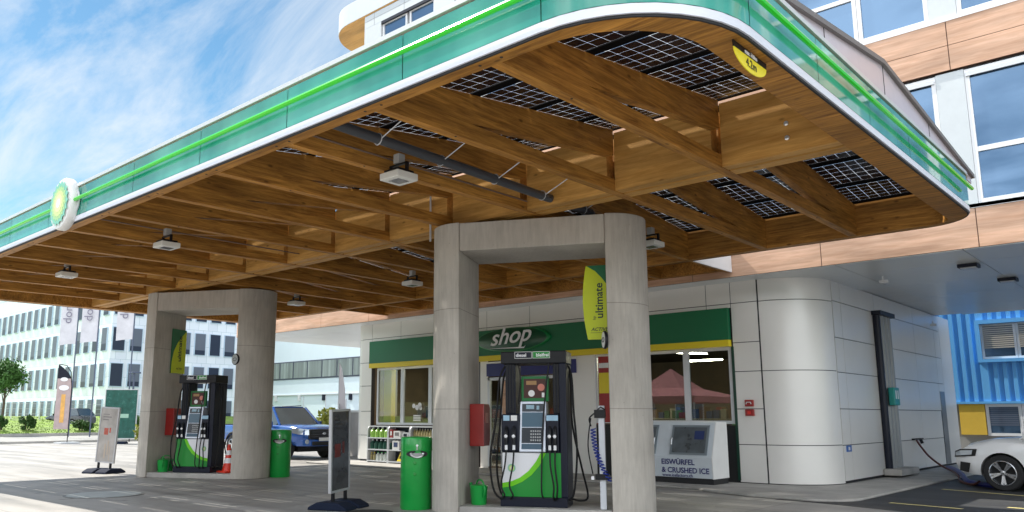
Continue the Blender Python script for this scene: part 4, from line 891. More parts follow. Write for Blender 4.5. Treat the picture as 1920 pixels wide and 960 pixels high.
# green litter bins
def bin_(x,y,l,first=[None]):
    if first[0]: return dup(first[0],loc=(x,y,0),label=l)
    t=thing('litter_bin',l,'litter bin',(x,y,0),R(49),'green litter bins'); r=.25
    q=MB(); q.lathe([(r-.01,0),(r,.02),(r,.90),(r+.006,.905),(r+.006,.93)],(0,0,0),40); q.build('body',M_green,t,local=True,smooth='auto')
    q=MB(); q.lathe([(r+.004,.93),(r+.004,1.09),(r-.01,1.115),(r-.03,1.12),(.001,1.13)],(0,0,0),40,cap=False); q.build('lid',M_green,t,local=True,smooth='auto')
    T=Matrix.Translation((0,-r+.005,.86))
    q=MB(); pts=[(.17*math.cos(a),-.012+.035*(math.cos(a)**2),.055*math.sin(a)) for a in [R(k*15) for k in range(24)]]; q.poly([T@Vector(p) for p in pts]); q.build('ash_slot',M_dark,t,local=True)
    q=MB(); q.tube([T@Vector((.10*math.cos(a),-.03+.03*math.cos(a)**2,.012-.06*abs(math.sin(a)))) for a in [R(180+k*18) for k in range(11)]],.018,8); q.poly([T@Vector((.10*math.cos(a),-.035+.03*math.cos(a)**2,.012-.06*abs(math.sin(a)))) for a in [R(180+k*18) for k in range(11)]]); q.build('ash_tray',M_alu,t,local=True,smooth='auto')
    q=MB(); q.lathe([(.022,0),(.016,.02)],(0,0,0),12,T=Matrix.Translation((0,-r-.0,.99))@Matrix.Rotation(R(90),4,'X')); q.tube([(0,-r-.012,.98),(0,-r-.012,.92)],.010,6); q.build('lock',M_alu,t,local=True)
    q=MB(); 
    for z in (.55,.72): q.lathe([(.03,0),(.02,.004)],(0,0,0),10,T=Matrix.Translation((-.03,-r,z))@Matrix.Rotation(R(90),4,'X'))
    q.build('dimple',M_green2,t,local=True)
    first[0]=t; return t
bin_(-9.62,9.05,'green cylindrical litter bin left of the near concrete portal'); bin_(-17.0,11.45,'green cylindrical litter bin right of the far concrete portal')
# pavement signs
M_frame=mat('sign frame silver',(.55,.57,.6),.35,metal=.5)
def asign(x,y,rz,l,w,h,face,name='pavement_sign',lean=0,prints=()):
    t=thing(name,l,'pavement sign',(x,y,0),rz,'free standing poster signs'); 
    q=MB()
    for s in (-1,1): 
        q.prism([(-.35,0),(.35,0),(.33,.05),(.18,.12),(-.18,.12),(-.33,.05)],s*.22-.18,s*.22+.18,axis='x') if True else 0
    q.build('base',mat('navy rubber base',(.010,.016,.036),.8,spec=.2),t,local=True,bevel=.02)
    T=Matrix.Translation((0,0,.12))@Matrix.Rotation(R(lean),4,'Y')
    for s in (-1,1): MB().box(s*w*.32-.025,s*w*.32+.025,-.02,.02,-.02,.16,T=T).build('leg',M_black,t,local=True)
    q=MB(); q.box(-w/2,-w/2+.035,-.025,.025,.14,.14+h,T=T); q.box(w/2-.035,w/2,-.025,.025,.14,.14+h,T=T); q.box(-w/2+.035,w/2-.035,-.025,.025,.14,.175,T=T); q.box(-w/2+.035,w/2-.035,-.025,.025,.105+h,.14+h,T=T); fr=q.build('frame',M_frame,t,local=True)
    q=MB(); q.box(-w/2+.03,w/2-.03,-.016,.016,.17,.11+h,T=T); ps=q.build('poster',face,fr,local=True)
    for nm,m,shapes in prints:
        q=MB()
        for a,b,c,d in shapes: q.box(a*w,b*w,-.019,-.0165,.14+c*h,.14+d*h,T=T)
        q.build(nm,m,ps,local=True)
    return t
M_post=mat('faded poster grey',(.42,.40,.38),.4,var=.25,vscale=3,coat=.3); M_postd=mat('dark gloss poster',(.05,.055,.065),.2,var=.4,vscale=3,coat=.5); M_postg=mat('poster green',(.015,.10,.08),.25,var=.3,vscale=4)  # near sign's poster: plain dark gloss colour, varied by noise
M_pr=mat('poster print red',(.45,.10,.07),.5,var=.4,vscale=20); M_pg=mat('poster print grey',(.22,.21,.21),.5)
lines=[(-.34,.0,.86,.875),(-.34,.12,.81,.83),(-.34,-.02,.76,.78)]
asign(-21.42,9.1,R(22),'grey poster sign on dark base standing in the sun left of the far portal',.62,1.42,M_post,prints=[('headline',M_pg,lines),('picture',M_pr,[(-.20,.02,.50,.62),(.08,.16,.54,.63)]),('picture_lines',mat('poster beige',(.5,.42,.34),.5),[(-.1,-.02,.08,.34),(.06,.12,.14,.40),(.18,.22,.05,.3)])],lean=3)
asign(-10.57,8.26,R(113),'tall dark poster sign seen edge on in the foreground, left of the near green bin',.62,1.30,M_postd,prints=[('headline',mat('headline dark',(.018,.018,.022),.4),lines),('picture',mat('dark red print',(.13,.02,.02),.5,var=.4,vscale=15),[(-.30,.0,.42,.58),(.1,.2,.46,.6)])],lean=-2)
asign(-43.2,19.0,R(48),'large dark green poster sign in the distance behind the grey one',1.7,2.6,M_postg,prints=[('headline',mat('poster pale green',(.3,.5,.4),.4),[(.0,.25,.42,.5),(-.3,-.1,.05,.12)])])
# traffic cone
cp_=L2W(PF,.76,-.1,.12)
t=thing('traffic_cone','red and white traffic cone between the far pump and the round pylon','traffic cone',cp_,0)
MB().box(-.20,.20,-.20,.20,0,.045).build('base',mat('cone red',(.75,.04,.015),.4),t,local=True,bevel=.02)
cz=[(.145,.045),(.125,.12),(.107,.22),(.085,.34),(.073,.41),(.056,.52),(.05,.56),(.035,.66)]
for i in range(7):
    q=MB(); q.lathe([cz[i],cz[i+1]],(0,0,0),20,cap=(i==6)); q.build('white_stripe' if i in (2,4) else 'red_stripe',M_stone if i in (2,4) else bpy.data.materials['cone red'],t,local=True,smooth='auto')
# display racks with goods
def rack(x,l,first=[None]):
    if first[0]: return dup(first[0],loc=(x,16.55,.05),label=l)
    t=thing('display_rack',l,'display rack',(x,16.55,.05),0,'racks under the left shop window'); w=.96; h=1.1
    for s in (0,1):
        xx=s*(w-.03); P=[(.16,0),(.16,h)]+[(-.04-.12*math.sin(a),h-.14+.14*math.cos(a)) for a in [R(k*15) for k in range(7)]]+[(-.16,0)]
        MB().prism(P,xx,xx+.03,axis='x').build('side_panel',M_greyal,t,local=True)
    MB().box(.03,w-.03,.13,.15,.0,h-.02).build('back_panel',M_navyblk,t,local=True)
    for z in (.03,.37,.72): MB().box(.03,w-.03,-.16,.13,z,z+.035).build('shelf',M_greyal,t,local=True)
    MB().box(.03,w-.03,-.12,.13,h-.03,h).build('top_panel',M_greyal,t,local=True)
    first[0]=t; return t
rack(-19.66,'left arched display rack with green washer fluid jugs'); rack(-18.69,'middle arched display rack with boxes and a yellow pack'); rack(-17.72,'right arched display rack with a row of olive bottles, partly behind the green bin')
def bottle(m,cap,r,h,name,lab,cat,grp,locs):
    t=thing(name,lab(0),cat,locs[0],0,grp)
    MB().lathe([(r*.95,0),(r,.02),(r,h*.62),(r*.5,h*.80),(r*.3,h*.86),(r*.3,h*.92)],(0,0,0),12).build('body',m,t,local=True,smooth='auto')
    MB().lathe([(r*.36,h*.9),(r*.36,h)],(0,0,0),10).build('cap',cap,t,local=True)
    for i,p in enumerate(locs[1:]): dup(t,loc=p,label=lab(i+1))
M_jug=mat('jug lime',(.35,.62,.12),.3); M_jugd=mat('jug dark green',(.01,.09,.06),.3); M_olive=mat('olive bottle',(.42,.36,.16),.35); M_jugw=mat('jug white',(.7,.75,.7),.3)
z1,z2,z3=.05+.755,.05+.405,.05+.065
bottle(M_jug,M_stone,.095,.30,'fluid_jug',lambda i:'lime green jug on the top shelf of the left rack','jug','lime jugs on the left rack',[(-19.50+.22*k,16.50,z1) for k in range(4)])
bottle(M_jugd,M_stone,.085,.28,'oil_jug',lambda i:'dark green jug on the middle shelf of the left rack','jug','dark green jugs on the left rack',[(-19.52+.2*k,16.50,z2) for k in range(5)])
bottle(M_jugw,M_green,.07,.25,'white_jug',lambda i:'pale jug on the bottom shelf of the left rack','jug','pale jugs on the left rack',[(-19.25+.17*k,16.50,z3) for k in range(4)])
bottle(M_olive,M_yel,.045,.24,'small_bottle',lambda i:'small yellow bottle at the left of the bottom shelf of the left rack','bottle','small yellow bottles',[(-19.55,16.50,z3),(-19.42,16.50,z3)])
bottle(M_olive,mat('cap grey',(.3,.3,.3),.4),.05,.28,'oil_bottle',lambda i:'olive bottle in the row on the top shelf of the right rack','bottle','olive bottles on the right rack',[(-17.62+.112*k,16.50,z1) for k in range(8)])
bottle(M_olive,M_black,.05,.28,'motor_oil_bottle',lambda i:'olive bottle on the middle shelf of the right rack','bottle','olive bottles lower down the right rack',[(-17.62+.112*k,16.50,z2) for k in range(8)])
def carton(nm,l,x,z,w,h,m,m2):
    t=thing(nm,l,'carton',(x,16.5,z)); MB().box(0,w,-.1,.1,0,h).build('box',m,t,local=True,bevel=.004); MB().box(w*.2,w*.8,-.103,-.1,h*.3,h*.8).build('print',m2,t,local=True)
carton('red_carton','small red carton on the top shelf of the middle rack',-18.62,z1,.12,.24,M_red,M_white)
carton('white_carton','white carton on the top shelf of the middle rack',-18.45,z1,.30,.20,M_white,M_pg)
carton('grey_carton','grey carton right on the top shelf of the middle rack',-18.05,z1,.24,.16,M_greyal,M_navyblk)
carton('blue_carton','pale blue and white pack on the middle shelf of the middle rack',-18.5,z2,.30,.27,M_white,M_goods[1])
carton('small_carton','small grey pack on the right of the middle shelf, middle rack',-18.1,z2,.2,.14,M_greyal,M_pg)
t=thing('yellow_pack','yellow pointed bag on the bottom shelf of the middle rack','bag',(-18.15,16.5,z3)); q=MB(); q.add([(-.16,-.09,0),(.16,-.09,0),(.16,.09,0),(-.16,.09,0),(-.06,-.03,.27),(.08,-.03,.27),(.08,.03,.27),(-.06,.03,.27)],[(0,1,2,3),(4,5,6,7),(0,1,5,4),(1,2,6,5),(2,3,7,6),(3,0,4,7)]); q.build('bag',M_yel,t,local=True,bevel=.015); MB().box(-.03,.05,-.075,-.055,.08,.16).build('print',M_navyblk,t,local=True)
# goods in the window: white basket and green chair back
t=thing('window_sticker','white printed fruit basket sticker on the left shop window','sticker',(-17.8,16.77,1.5)); q=MB()
for dx,dz,r in ((-.14,.25,.07),(0,.2,.08),(.12,.27,.08),(.16,.18,.06)): q.lathe([(r,0),(r,.002)],(0,0,0),14,T=Matrix.Translation((-17.82+dx,16.765,1.5+dz))@Matrix.Rotation(R(90),4,'X'))
for k in range(4): q.box(-17.98,-17.66,16.763,16.765,1.30+k*.05,1.33+k*.05)
q.build('print',M_white,t)
# ice chest
t=thing('ice_chest','pale blue grey ice chest with two slanted doors and navy lettering below the right window','ice chest',(-9.0,16.3,.09))
xa,xb=-10.15,-7.89; ya,yb=15.75,16.5
q=MB(); q.prism([(ya+.02,.17),(yb,.17),(yb,1.33),(ya+.26,1.33),(ya+.0,.60)],xa,xb,axis='x'); q.build('cabinet',mat('pale blue enamel',(.64,.70,.75),.35,var=.03),t,bevel=.012)
q=MB(); q.prism([(ya+.02,.165),(yb-.01,.165),(yb-.01,1.325),(ya+.26,1.325),(ya+.0,.60)],xb+.001,xb+.02,axis='x'); q.build('end_panel',M_white,t)
MB().box(xa+.02,xb,ya+.06,yb-.02,.05,.17).build('plinth',M_dark,t)
n=Vector((0,.26,.73)).normalized()
for k in range(2):
    x0=-9.17-.0+k*0-(.0 if k else 0); x0=(-10.05,-8.85)[k]; x1=x0+.86
    for kk in (1,):
        def pt(x,u,o=.012): return (x,ya+.26*u-o,.60+.73*u)
        q=MB(); q.add([pt(x0,.06,.022),pt(x1,.06,.022),pt(x1,.90,.022),pt(x0,.90,.022),pt(x0,.06,0),pt(x1,.06,0),pt(x1,.90,0),pt(x0,.90,0)],[(0,1,2,3),(4,5,6,7),(0,1,5,4),(1,2,6,5),(2,3,7,6),(3,0,4,7)]); d=q.build('door',mat('door steel',(.30,.36,.40),.3,metal=.4),t)
        q=MB(); q.poly([pt(x0+.05,.12,.026),pt(x1-.05,.12,.026),pt(x1-.05,.84,.026),pt(x0+.05,.84,.026)]); q.build('door_panel',mat('brushed door',(.16,.19,.21),.35,metal=.5,var=.2,vscale=5),d)
        q=MB(); q.poly([pt(x1-.32,.5,.030),pt(x1-.10,.5,.030),pt(x1-.10,.74,.030),pt(x1-.32,.74,.030)]); q.build('door_label',mat('label navy',(.03,.05,.16),.4),d)
        hx=x0+.04 if k else x1-.04
        q=MB(); q.tube([pt(hx,.35,.05),pt(hx,.35,.08),pt(hx,.52,.08),pt(hx,.52,.05)],.016,6); q.build('handle',M_alu,d)
text('lettering','EISWÜRFEL',.155,M_navy,t,(-9.05,ya-.006,.44),(1,0,0),(0,0,1),.001,bold=.003)
text('lettering','& CRUSHED ICE',.155,M_navy,t,(-9.05,ya-.000,.27),(1,0,0),(0,0,1),.001,bold=.003)
t2=text('web_line','www.icefactory.ch',.095,M_navy,t,(-9.04,ya+.005,.185),(1,0,0),(0,0,1),.001,bold=.001)
# ---------------- vehicles ----------------
def interp(xs,ys,x):
    for i in range(len(xs)-1):
        if x<=xs[i+1] or i==len(xs)-2:
            t=(x-xs[i])/(xs[i+1]-xs[i]); t=min(max(t,0),1); t=t*t*(3-2*t)*.5+t*.5; return ys[i]+(ys[i+1]-ys[i])*t
def boolean_cut(o,cut):
    m=o.modifiers.new('b','BOOLEAN'); m.object=cut; m.operation='DIFFERENCE'; m.solver='EXACT'
    dg=bpy.context.evaluated_depsgraph_get(); dg.update(); me=bpy.data.meshes.new_from_object(o.evaluated_get(dg)); o.modifiers.clear(); o.data=me
    bpy.data.objects.remove(cut)
M_tyre=mat('tyre',(.015,.015,.016),.75); M_rim=mat('alloy rim',(.62,.64,.68),.22,metal=.9); M_cgl=mat('car glass',(.03,.045,.05),.04,coat=1,ior=1.9); M_trimb=mat('black trim',(.012,.012,.013),.5)
M_hl=mat('headlamp',(.55,.6,.65),.08,metal=.6); M_plate=mat('number plate',(.75,.76,.76),.4)
def wheel(t,x,y,r,side,rimr,double=True):
    T=Matrix.Translation((x,y,r))@Matrix.Rotation(R(90*(-side)),4,'X') # local z -> outward
    # local +z points to side*? y
    T=Matrix.Translation((x,y,r))@Matrix.Rotation(R(90 if side<0 else -90),4,'X')
    q=MB(); w=.115; q.lathe([(rimr,-w),(r*.93,-w),(r,-w*.75),(r,w*.75),(r*.93,w),(rimr*1.02,w)],(0,0,0),36,T=T,cap=False); q.lathe([(rimr,-w),(.01,-w)],(0,0,0),24,T=T,cap=False)
    wh=q.build('wheel',M_tyre,t,local=True,smooth='auto')
    q=MB(); q.lathe([(rimr*1.02,w),(rimr*.95,w+.004),(rimr*.92,w-.03),(rimr*.9,-.02)],(0,0,0),36,T=T,cap=False)
    for k in range(5):
        a0=2*PI*k/5+.3
        for da in ((-.13,.13) if double else (0,)):
            a=a0+da; d=Vector((math.cos(a),math.sin(a),0)); n_=Vector((-d.y,d.x,0)); c0=Vector((math.cos(a0),math.sin(a0),0))
            p0=c0*rimr*.18; p1=d*rimr*.95; hw=.018 if double else .04
            vs=[p0-n_*hw+Vector((0,0,w-.03)),p0+n_*hw+Vector((0,0,w-.03)),p1+n_*hw*1.1+Vector((0,0,w-.012)),p1-n_*hw*1.1+Vector((0,0,w-.012))]
            vs+=[v-Vector((0,0,.03)) for v in vs]; q.add([T@v for v in vs],[(0,1,2,3),(4,5,6,7),(0,1,5,4),(1,2,6,5),(2,3,7,6),(3,0,4,7)])
    q.lathe([(rimr*.2,w-.05),(rimr*.2,w-.022),(.01,w-.018)],(0,0,0),16,T=T,cap=False)
    q.build('rim',M_rim,wh,local=True,smooth='auto')
    q=MB(); q.lathe([(rimr*.9,-.03),(.01,-.03)],(0,0,0),24,T=T,cap=False); q.build('brake',M_trimb,wh,local=True)
def carbody(t,paint,S,wb,r,arch,flare=False):
    # S: list of (x, zbot, zshoulder, ztop, wbot, wside, topw)
    xs=[s[0] for s in S]; st=[]; n=60
    for i in range(n+1):
        x=xs[0]+(xs[-1]-xs[0])*i/n; st.append((x,)+tuple(interp(xs,[s[k] for s in S],x) for k in range(1,7)))
    vs=[];fs=[]
    for (x,zb,zs,zt,wbm,ws,tw) in st:
        half=[(wbm*.6,zb),(wbm,zb+.02),(ws*.985,zb+.12),(ws,zb+(zs-zb)*.45),(ws*.995,zb+(zs-zb)*.72),(ws*.965,zs-.02),(ws*.93,zs+.015),(tw,zt-.012),(tw*.6,zt+.008)]
        ring=[(y,z) for y,z in half]+[(-y,z) for y,z in half[::-1]]
        vs+=[(x,y,z) for y,z in ring]
    k=18
    for i in range(n):
        for j in range(k): fs.append((i*k+j,i*k+(j+1)%k,(i+1)*k+(j+1)%k,(i+1)*k+j))
    fs+=[list(range(k))[::-1],[n*k+j for j in range(k)]]
    b=MB().add(vs,fs).build('body',paint,t,local=True)
    for x in wb:
        c=MB(); c.lathe([(arch,-1.3),(arch,1.3)],(0,0,0),40,T=Matrix.Translation((x,0,r))@Matrix.Rotation(R(90),4,'X')); co=c.build('cut',paint,t,local=True); boolean_cut(b,co)
        c=MB(); c.box(x-arch*.98,x+arch*.98,-.62,.62,.25,r+arch*.9); c.build('wheel_well',M_trimb,t,local=True)
    b.data.shade_smooth(); 
    try: b.data.set_sharp_from_angle(angle=R(30))
    except Exception: pass
    return b
def cabin(t,paint,base,top,zb,zt,wb,wt,pill=.035,names=True,side=True):
    # base,top: lists of x (front, back); tapered glasshouse
    def P(x,w,z): return Vector((x,w,z))
    bf,bb=base; tf,tb=top
    q=MB(); v=[P(bf,wb,zb),P(bf,-wb,zb),P(bb,-wb,zb),P(bb,wb,zb),P(tf,wt,zt),P(tf,-wt,zt),P(tb,-wt,zt),P(tb,wt,zt)]
    q.poly([v[0],v[1],v[5],v[4]]); q.build('windscreen',M_cgl,t,local=True)
    q=MB(); q.poly([v[2],v[3],v[7],v[6]]); q.build('rear_window',M_cgl,t,local=True)
    for a,b,c,d in ((0,3,7,4),(1,2,6,5)): q=MB(); q.add([v[a],v[b],v[c],v[d]],[(0,1,2,3)]); q.build('side_window',M_cgl,t,local=True)
    q=MB(); q.add([P(tf-.04,wt+.01,zt-.03),P(tf-.04,-wt-.01,zt-.03),P(tb+.04,-wt-.01,zt-.03),P(tb+.04,wt+.01,zt-.03),P(tf-.02 if tf>tb else tf+.02,wt-.08,zt+.045),P(tf,-wt+.08,zt+.045),P(tb,-wt+.08,zt+.045),P(tb,wt-.08,zt+.045)],[(0,1,2,3),(4,5,6,7),(0,1,5,4),(1,2,6,5),(2,3,7,6),(3,0,4,7)]); q.build('roof',paint,t,local=True,bevel=.03)
    q=MB()
    for a,b in ((0,4),(1,5),(2,6),(3,7)): q.tube([v[a],v[b]],pill,6)
    for s in (-1,1):
        m=(bf+bb)/2; m2=(tf+tb)/2; q.tube([P(m,s*(wb+.002),zb),P(m2,s*(wt+.002),zt)],pill*.8,6)
    q.build('pillars',paint,t,local=True)
def mirror(t,paint,x,y,z,s):
    q=MB(); q.box(x-.08,x+.05,y if s>0 else y-.2,y+.2 if s>0 else y,z-.02,z+.15); q.build('wing_mirror',paint,t,local=True,bevel=.03)
# --- white suv (front towards -X) built facing +x locally then rotated
def suv(label,loc,rz,paint,name='parked_car',detail=True,group=None):
    t=thing(name,label,'car',loc,rz,group)
    S=[(-2.2,.35,.80,.86,.70,.74,.60),(-2.0,.30,.92,.98,.80,.88,.66),(-1.3,.22,.97,1.02,.86,.915,.70),(0,.20,.97,1.02,.86,.92,.70),(.9,.22,.96,1.05,.86,.92,.70),(1.45,.24,.93,1.01,.86,.915,.72),(1.85,.27,.86,.93,.80,.88,.68),(2.08,.30,.76,.80,.72,.79,.60),(2.19,.38,.66,.70,.62,.70,.52)]
    carbody(t,paint,S,(-1.27,1.33),.345,.39)
    cabin(t,paint,(1.0,-1.95),(.30,-1.45),.98,1.55,.83,.66)
    for x in (-1.27,1.33):
        for s in (-1,1): wheel(t,x,s*.80,.345,s,.235)
    for s in (-1,1):
        mirror(t,paint,.85,s*.86,1.0,s)
        if detail:
            q=MB(); q.add([(1.78,s*.905,.66),(1.74,s*.905,.80),(2.06,s*.82,.79),(2.06,s*.825,.64),(2.19,s*.70,.74),(2.21,s*.70,.62),(1.8,s*.6,.66),(1.8,s*.6,.80)],[(0,1,2,3),(3,2,4,5),(1,7,4,2),(0,3,5,6),(6,7,1,0),(5,4,7,6)]); h=q.build('headlight',M_trimb,t,local=True)
            q=MB(); q.add([(1.84,s*.905,.685),(1.82,s*.905,.775),(2.06,s*.833,.76),(2.06,s*.838,.665),(2.17,s*.74,.72),(2.18,s*.74,.65)],[(0,1,2,3),(3,2,4,5)]); q.build('lamp_unit',M_hl,h,local=True)
            q=MB(); q.add([(1.93,s*.868,.33),(1.88,s*.89,.52),(2.08,s*.81,.54),(2.11,s*.79,.36)],[(0,1,2,3)]); q.build('air_intake',M_trimb,t,local=True)
            q=MB(); q.tube([(.9,s*.925,.62),(-.6,s*.93,.66)],.008,5); q.build('crease',paint,t,local=True)
    q=MB(); q.box(2.15,2.215,-.42,.42,.34,.62); q.build('grille',M_trimb,t,local=True,bevel=.03); q=MB(); q.box(2.216,2.225,-.25,.25,.40,.50); q.build('number_plate',M_plate,t,local=True)
    return t
M_pw=mat('white car paint',(.84,.85,.86),.25,coat=1); M_pb=mat('metallic blue paint',(.008,.085,.36),.25,metal=.2,coat=1); M_pk=mat('dark car paint',(.015,.016,.02),.2,coat=1); M_ps=mat('silver car paint',(.55,.57,.6),.25,metal=.5,coat=1); M_pr2=mat('dark red car paint',(.20,.015,.015),.25,coat=1)
suv('white car parked nose to the kerb beside the shop side wall',(-1.96,19.72,0),R(180-4),M_pw)
suv('silver car just visible over the bonnet of the blue pickup',(-33.2,22.6,0.0),R(-20),M_ps,detail=False)
suv('dark car behind the bushes on the far side of the road',(-72.5,27.6,.5),R(200),M_pk,detail=False)
# --- blue pickup heading +X
t=thing('pickup_truck','blue pickup truck facing right behind the far portal','pickup truck',(-25.15,16.95,0),R(0))
S=[(-2.75,.55,1.05,1.08,.70,.86,.80),(-2.6,.50,1.10,1.12,.78,.92,.82),(-.8,.45,1.12,1.14,.86,.935,.82),(.6,.42,1.12,1.16,.86,.935,.76),(1.1,.42,1.12,1.17,.86,.935,.74),(1.85,.44,1.08,1.15,.84,.935,.74),(2.15,.47,1.05,1.12,.78,.88,.68),(2.38,.50,1.02,1.07,.66,.76,.60),(2.48,.54,.96,1.01,.55,.62,.48)]
carbody(t,M_pb,S,(-1.75,1.52),.39,.45)
cabin(t,M_pb,(1.15,-.85),(.45,-.65),1.13,1.74,.84,.68,pill=.045)
for x in (-1.75,1.52):
    for s in (-1,1): wheel(t,x,s*.83,.39,s,.23,False)
for s in (-1,1):
    q=MB(); q.box(.72,.86,s*.93 if s>0 else s*.93-.22,s*.93+.22 if s>0 else s*.93,1.05,1.27); q.build('wing_mirror',M_pb,t,local=True,bevel=.03)
    q=MB(); q.add([(2.0,s*.925,.88),(1.95,s*.925,1.04),(2.26,s*.85,1.04),(2.28,s*.86,.84),(2.50,s*.60,1.0),(2.52,s*.60,.82)],[(0,1,2,3),(3,2,4,5)]); q.build('headlight',M_hl,t,local=True)
    q=MB(); q.lathe([(.08,0),(.07,.02)],(0,0,0),14,T=Matrix.Translation((2.50,s*.66,.60))@Matrix.Rotation(R(90),4,'Y')); q.build('fog_light',M_hl,t,local=True)
    q=MB(); q.tube([(-.9,s*.93,.40),(.95,s*.93,.40)],.04,8); q.build('side_step',M_trimb,t,local=True)
    # dark arch flare
    q=MB(); q.tube([(1.52+.47*math.cos(a),s*.93,.39+.47*math.sin(a)) for a in [R(k*15) for k in range(13)]],.03,6); q.build('arch_flare',M_trimb,t,local=True); q=MB(); q.tube([(-1.75+.47*math.cos(a),s*.93,.39+.47*math.sin(a)) for a in [R(k*15) for k in range(13)]],.03,6); q.build('arch_flare',M_trimb,t,local=True)
q=MB(); q.box(2.44,2.54,-.60,.60,.68,1.01); gr=q.build('grille',M_trimb,t,local=True,bevel=.04)
q=MB(); 
for z in (.76,.84,.92): q.box(2.542,2.552,-.54,.54,z-.012,z+.012)
q.build('grille_bar',mat('dark chrome',(.12,.12,.13),.25,metal=.9),gr,local=True); q=MB(); q.lathe([(.075,0),(.05,.01)],(0,0,0),20,T=Matrix.Translation((2.56,0,.86))@Matrix.Rotation(R(90),4,'Y')@Matrix.Diagonal((.55,1,1,1))); q.build('badge',M_rim,gr,local=True)
q=MB(); q.prism([(2.1,-.86),(2.4,-.76),(2.56,-.55),(2.58,.55),(2.4,.76),(2.1,.86)][::1],.44,.67); bp_=q.build('bumper',M_pb,t,local=True,bevel=.05); q=MB(); q.box(2.54,2.60,-.5,.5,.47,.60); q.build('bumper_intake',M_trimb,bp_,local=True,bevel=.02)
q=MB(); q.box(2.60,2.615,-.25,.27,.62,.73); np=q.build('number_plate',M_plate,t,local=True); 
q=MB(); q.tube([(-.9,-.6,1.80),(.3,-.6,1.82)],.018,6); q.tube([(-.9,.6,1.80),(.3,.6,1.82)],.018,6); q.build('roof_rail',M_trimb,t,local=True)
MB().box(-2.6,-.95,-.75,.75,1.11,1.16).build('bed_cover',M_trimb,t,local=True)

# ---------------- far surroundings ----------------
# office block
of=thing('office_building','large pale blue office block with rows of tall dark windows on the far left','building',(-77,32.4,0))
OX,OY=-77.03,32.44
def specmat():
    m=bpy.data.materials.new('pale blue facade'); m.use_nodes=True; t=m.node_tree; b=t.nodes['Principled BSDF']
    tc=N(t,'ShaderNodeTexCoord'); br=N(t,'ShaderNodeTexBrick'); br.offset=.5; br.inputs['Scale'].default_value=1; br.inputs['Brick Width'].default_value=1.05; br.inputs['Row Height'].default_value=1.7; br.inputs['Mortar Size'].default_value=.012
    br.inputs['Color1'].default_value=(.68,.73,.83,1); br.inputs['Color2'].default_value=(.78,.83,.91,1); br.inputs['Mortar'].default_value=(.3,.42,.48,1)
    sp=N(t,'ShaderNodeSeparateXYZ'); t.links.new(tc.outputs['Object'],sp.inputs[0]); a=N(t,'ShaderNodeMath',operation='ADD'); t.links.new(sp.outputs[0],a.inputs[0]); t.links.new(sp.outputs[1],a.inputs[1]); c=N(t,'ShaderNodeCombineXYZ'); t.links.new(a.outputs[0],c.inputs[0]); t.links.new(sp.outputs[2],c.inputs[1]); t.links.new(c.outputs[0],br.inputs['Vector'])
    t.links.new(br.outputs['Color'],b.inputs['Base Color']); b.inputs['Roughness'].default_value=.35; return m
M_of=specmat(); M_offw=mat('office glass dark',(.02,.03,.06),.3,spec=.3); M_ofb=mat('office blind',(.11,.13,.18),.5); M_offr=mat('office window frame',(.45,.58,.72),.4)
MB().box(-125,OX,OY,46,0.5,17.2).build('wall',M_of,of)
MB().box(-125,OX+.3,OY-.3,46.2,17.2,17.5).build('roof',M_greyal,of)
zr=[(1.4,2.99),(4.25,6.39),(7.65,9.83),(11.1,13.25)]
cnt=0
first=None
for (za,zb) in zr:
    for k in range(8):
        y=32.16+.4+1.685*k
        q=MB(); q.box(OX,OX+.12,y-.06,y+1.19,za-.06,zb+.06,0); f=q.build('window',M_offr,of); q=MB(); q.box(OX+.121,OX+.13,y,y+1.13,za+(zb-za)*.22,zb,0); q.box(OX+.121,OX+.128,y,y+1.13,za,za+(zb-za)*.22,1); q.build('pane',[M_ofb if k%3 else M_offw,M_offw],f)
    for k in range(17):
        x=OX-1.9-2.08*k
        q=MB(); q.box(x-.05,x+1.15,OY-.12,OY,za-.05,zb+.05); f=q.build('window',M_offr,of); q=MB(); bl=za+(zb-za)*random.choice((0,.15,.25,.3,.6)); q.box(x,x+1.1,OY-.13,OY-.121,bl,zb,1); (q.box(x,x+1.1,OY-.129,OY-.121,za,bl,0) if bl>za else None); q.build('pane',[M_offw,M_ofb],f)
# pale hall behind
ha=thing('hall_building','long white industrial hall with a dark ribbon window behind the pickup','building',(-68,50,0))
M_hall=mat('pale hall cladding',(.60,.70,.76),.5,var=.04,vscale=.4)
MB().box(-95,-50,50,70,0,11).build('wall',M_hall,ha)
MB().box(-95.1,-49.9,49.9,70,11,11.3).build('roof',M_greyal,ha)
q=MB(); q.box(-95,-50,49.93,49.99,5.27,7.18); hw=q.build('ribbon_window',mat('dark ribbon frame',(.06,.07,.10),.4),ha); 
q=MB()
for k in range(18): q.box(-94.7+k*2.5,-92.4+k*2.5,49.90,49.93,5.4,7.05)
q.build('pane',mat('grey green curtain glass',(.20,.24,.23),.25,var=.35,vscale=.8,stretch=(2,2,.1)),hw)
MB().box(-95,-50,49.85,49.99,3.58,3.68).build('ledge',M_greyal,ha)
for x in (-75.5,-71.2,-67.0,-62.7): MB().box(x,x+.35,49.8,49.99,3.0,3.6).build('wall_lamp',M_navyblk if x<-64 and x>-68 or x>-63 else M_greyal,ha)
for x in (-70.4,-66.6,-60): MB().box(x,x+.06,49.93,49.99,0,3.5).build('downpipe',M_greyal,ha)
q=MB(); q.box(-64.5,-63.2,49.9,49.98,1.9,3.1); dfr=q.build('window',M_greyal,ha); MB().box(-64.4,-63.3,49.88,49.9,2.0,3.0).build('pane',M_offw,dfr)
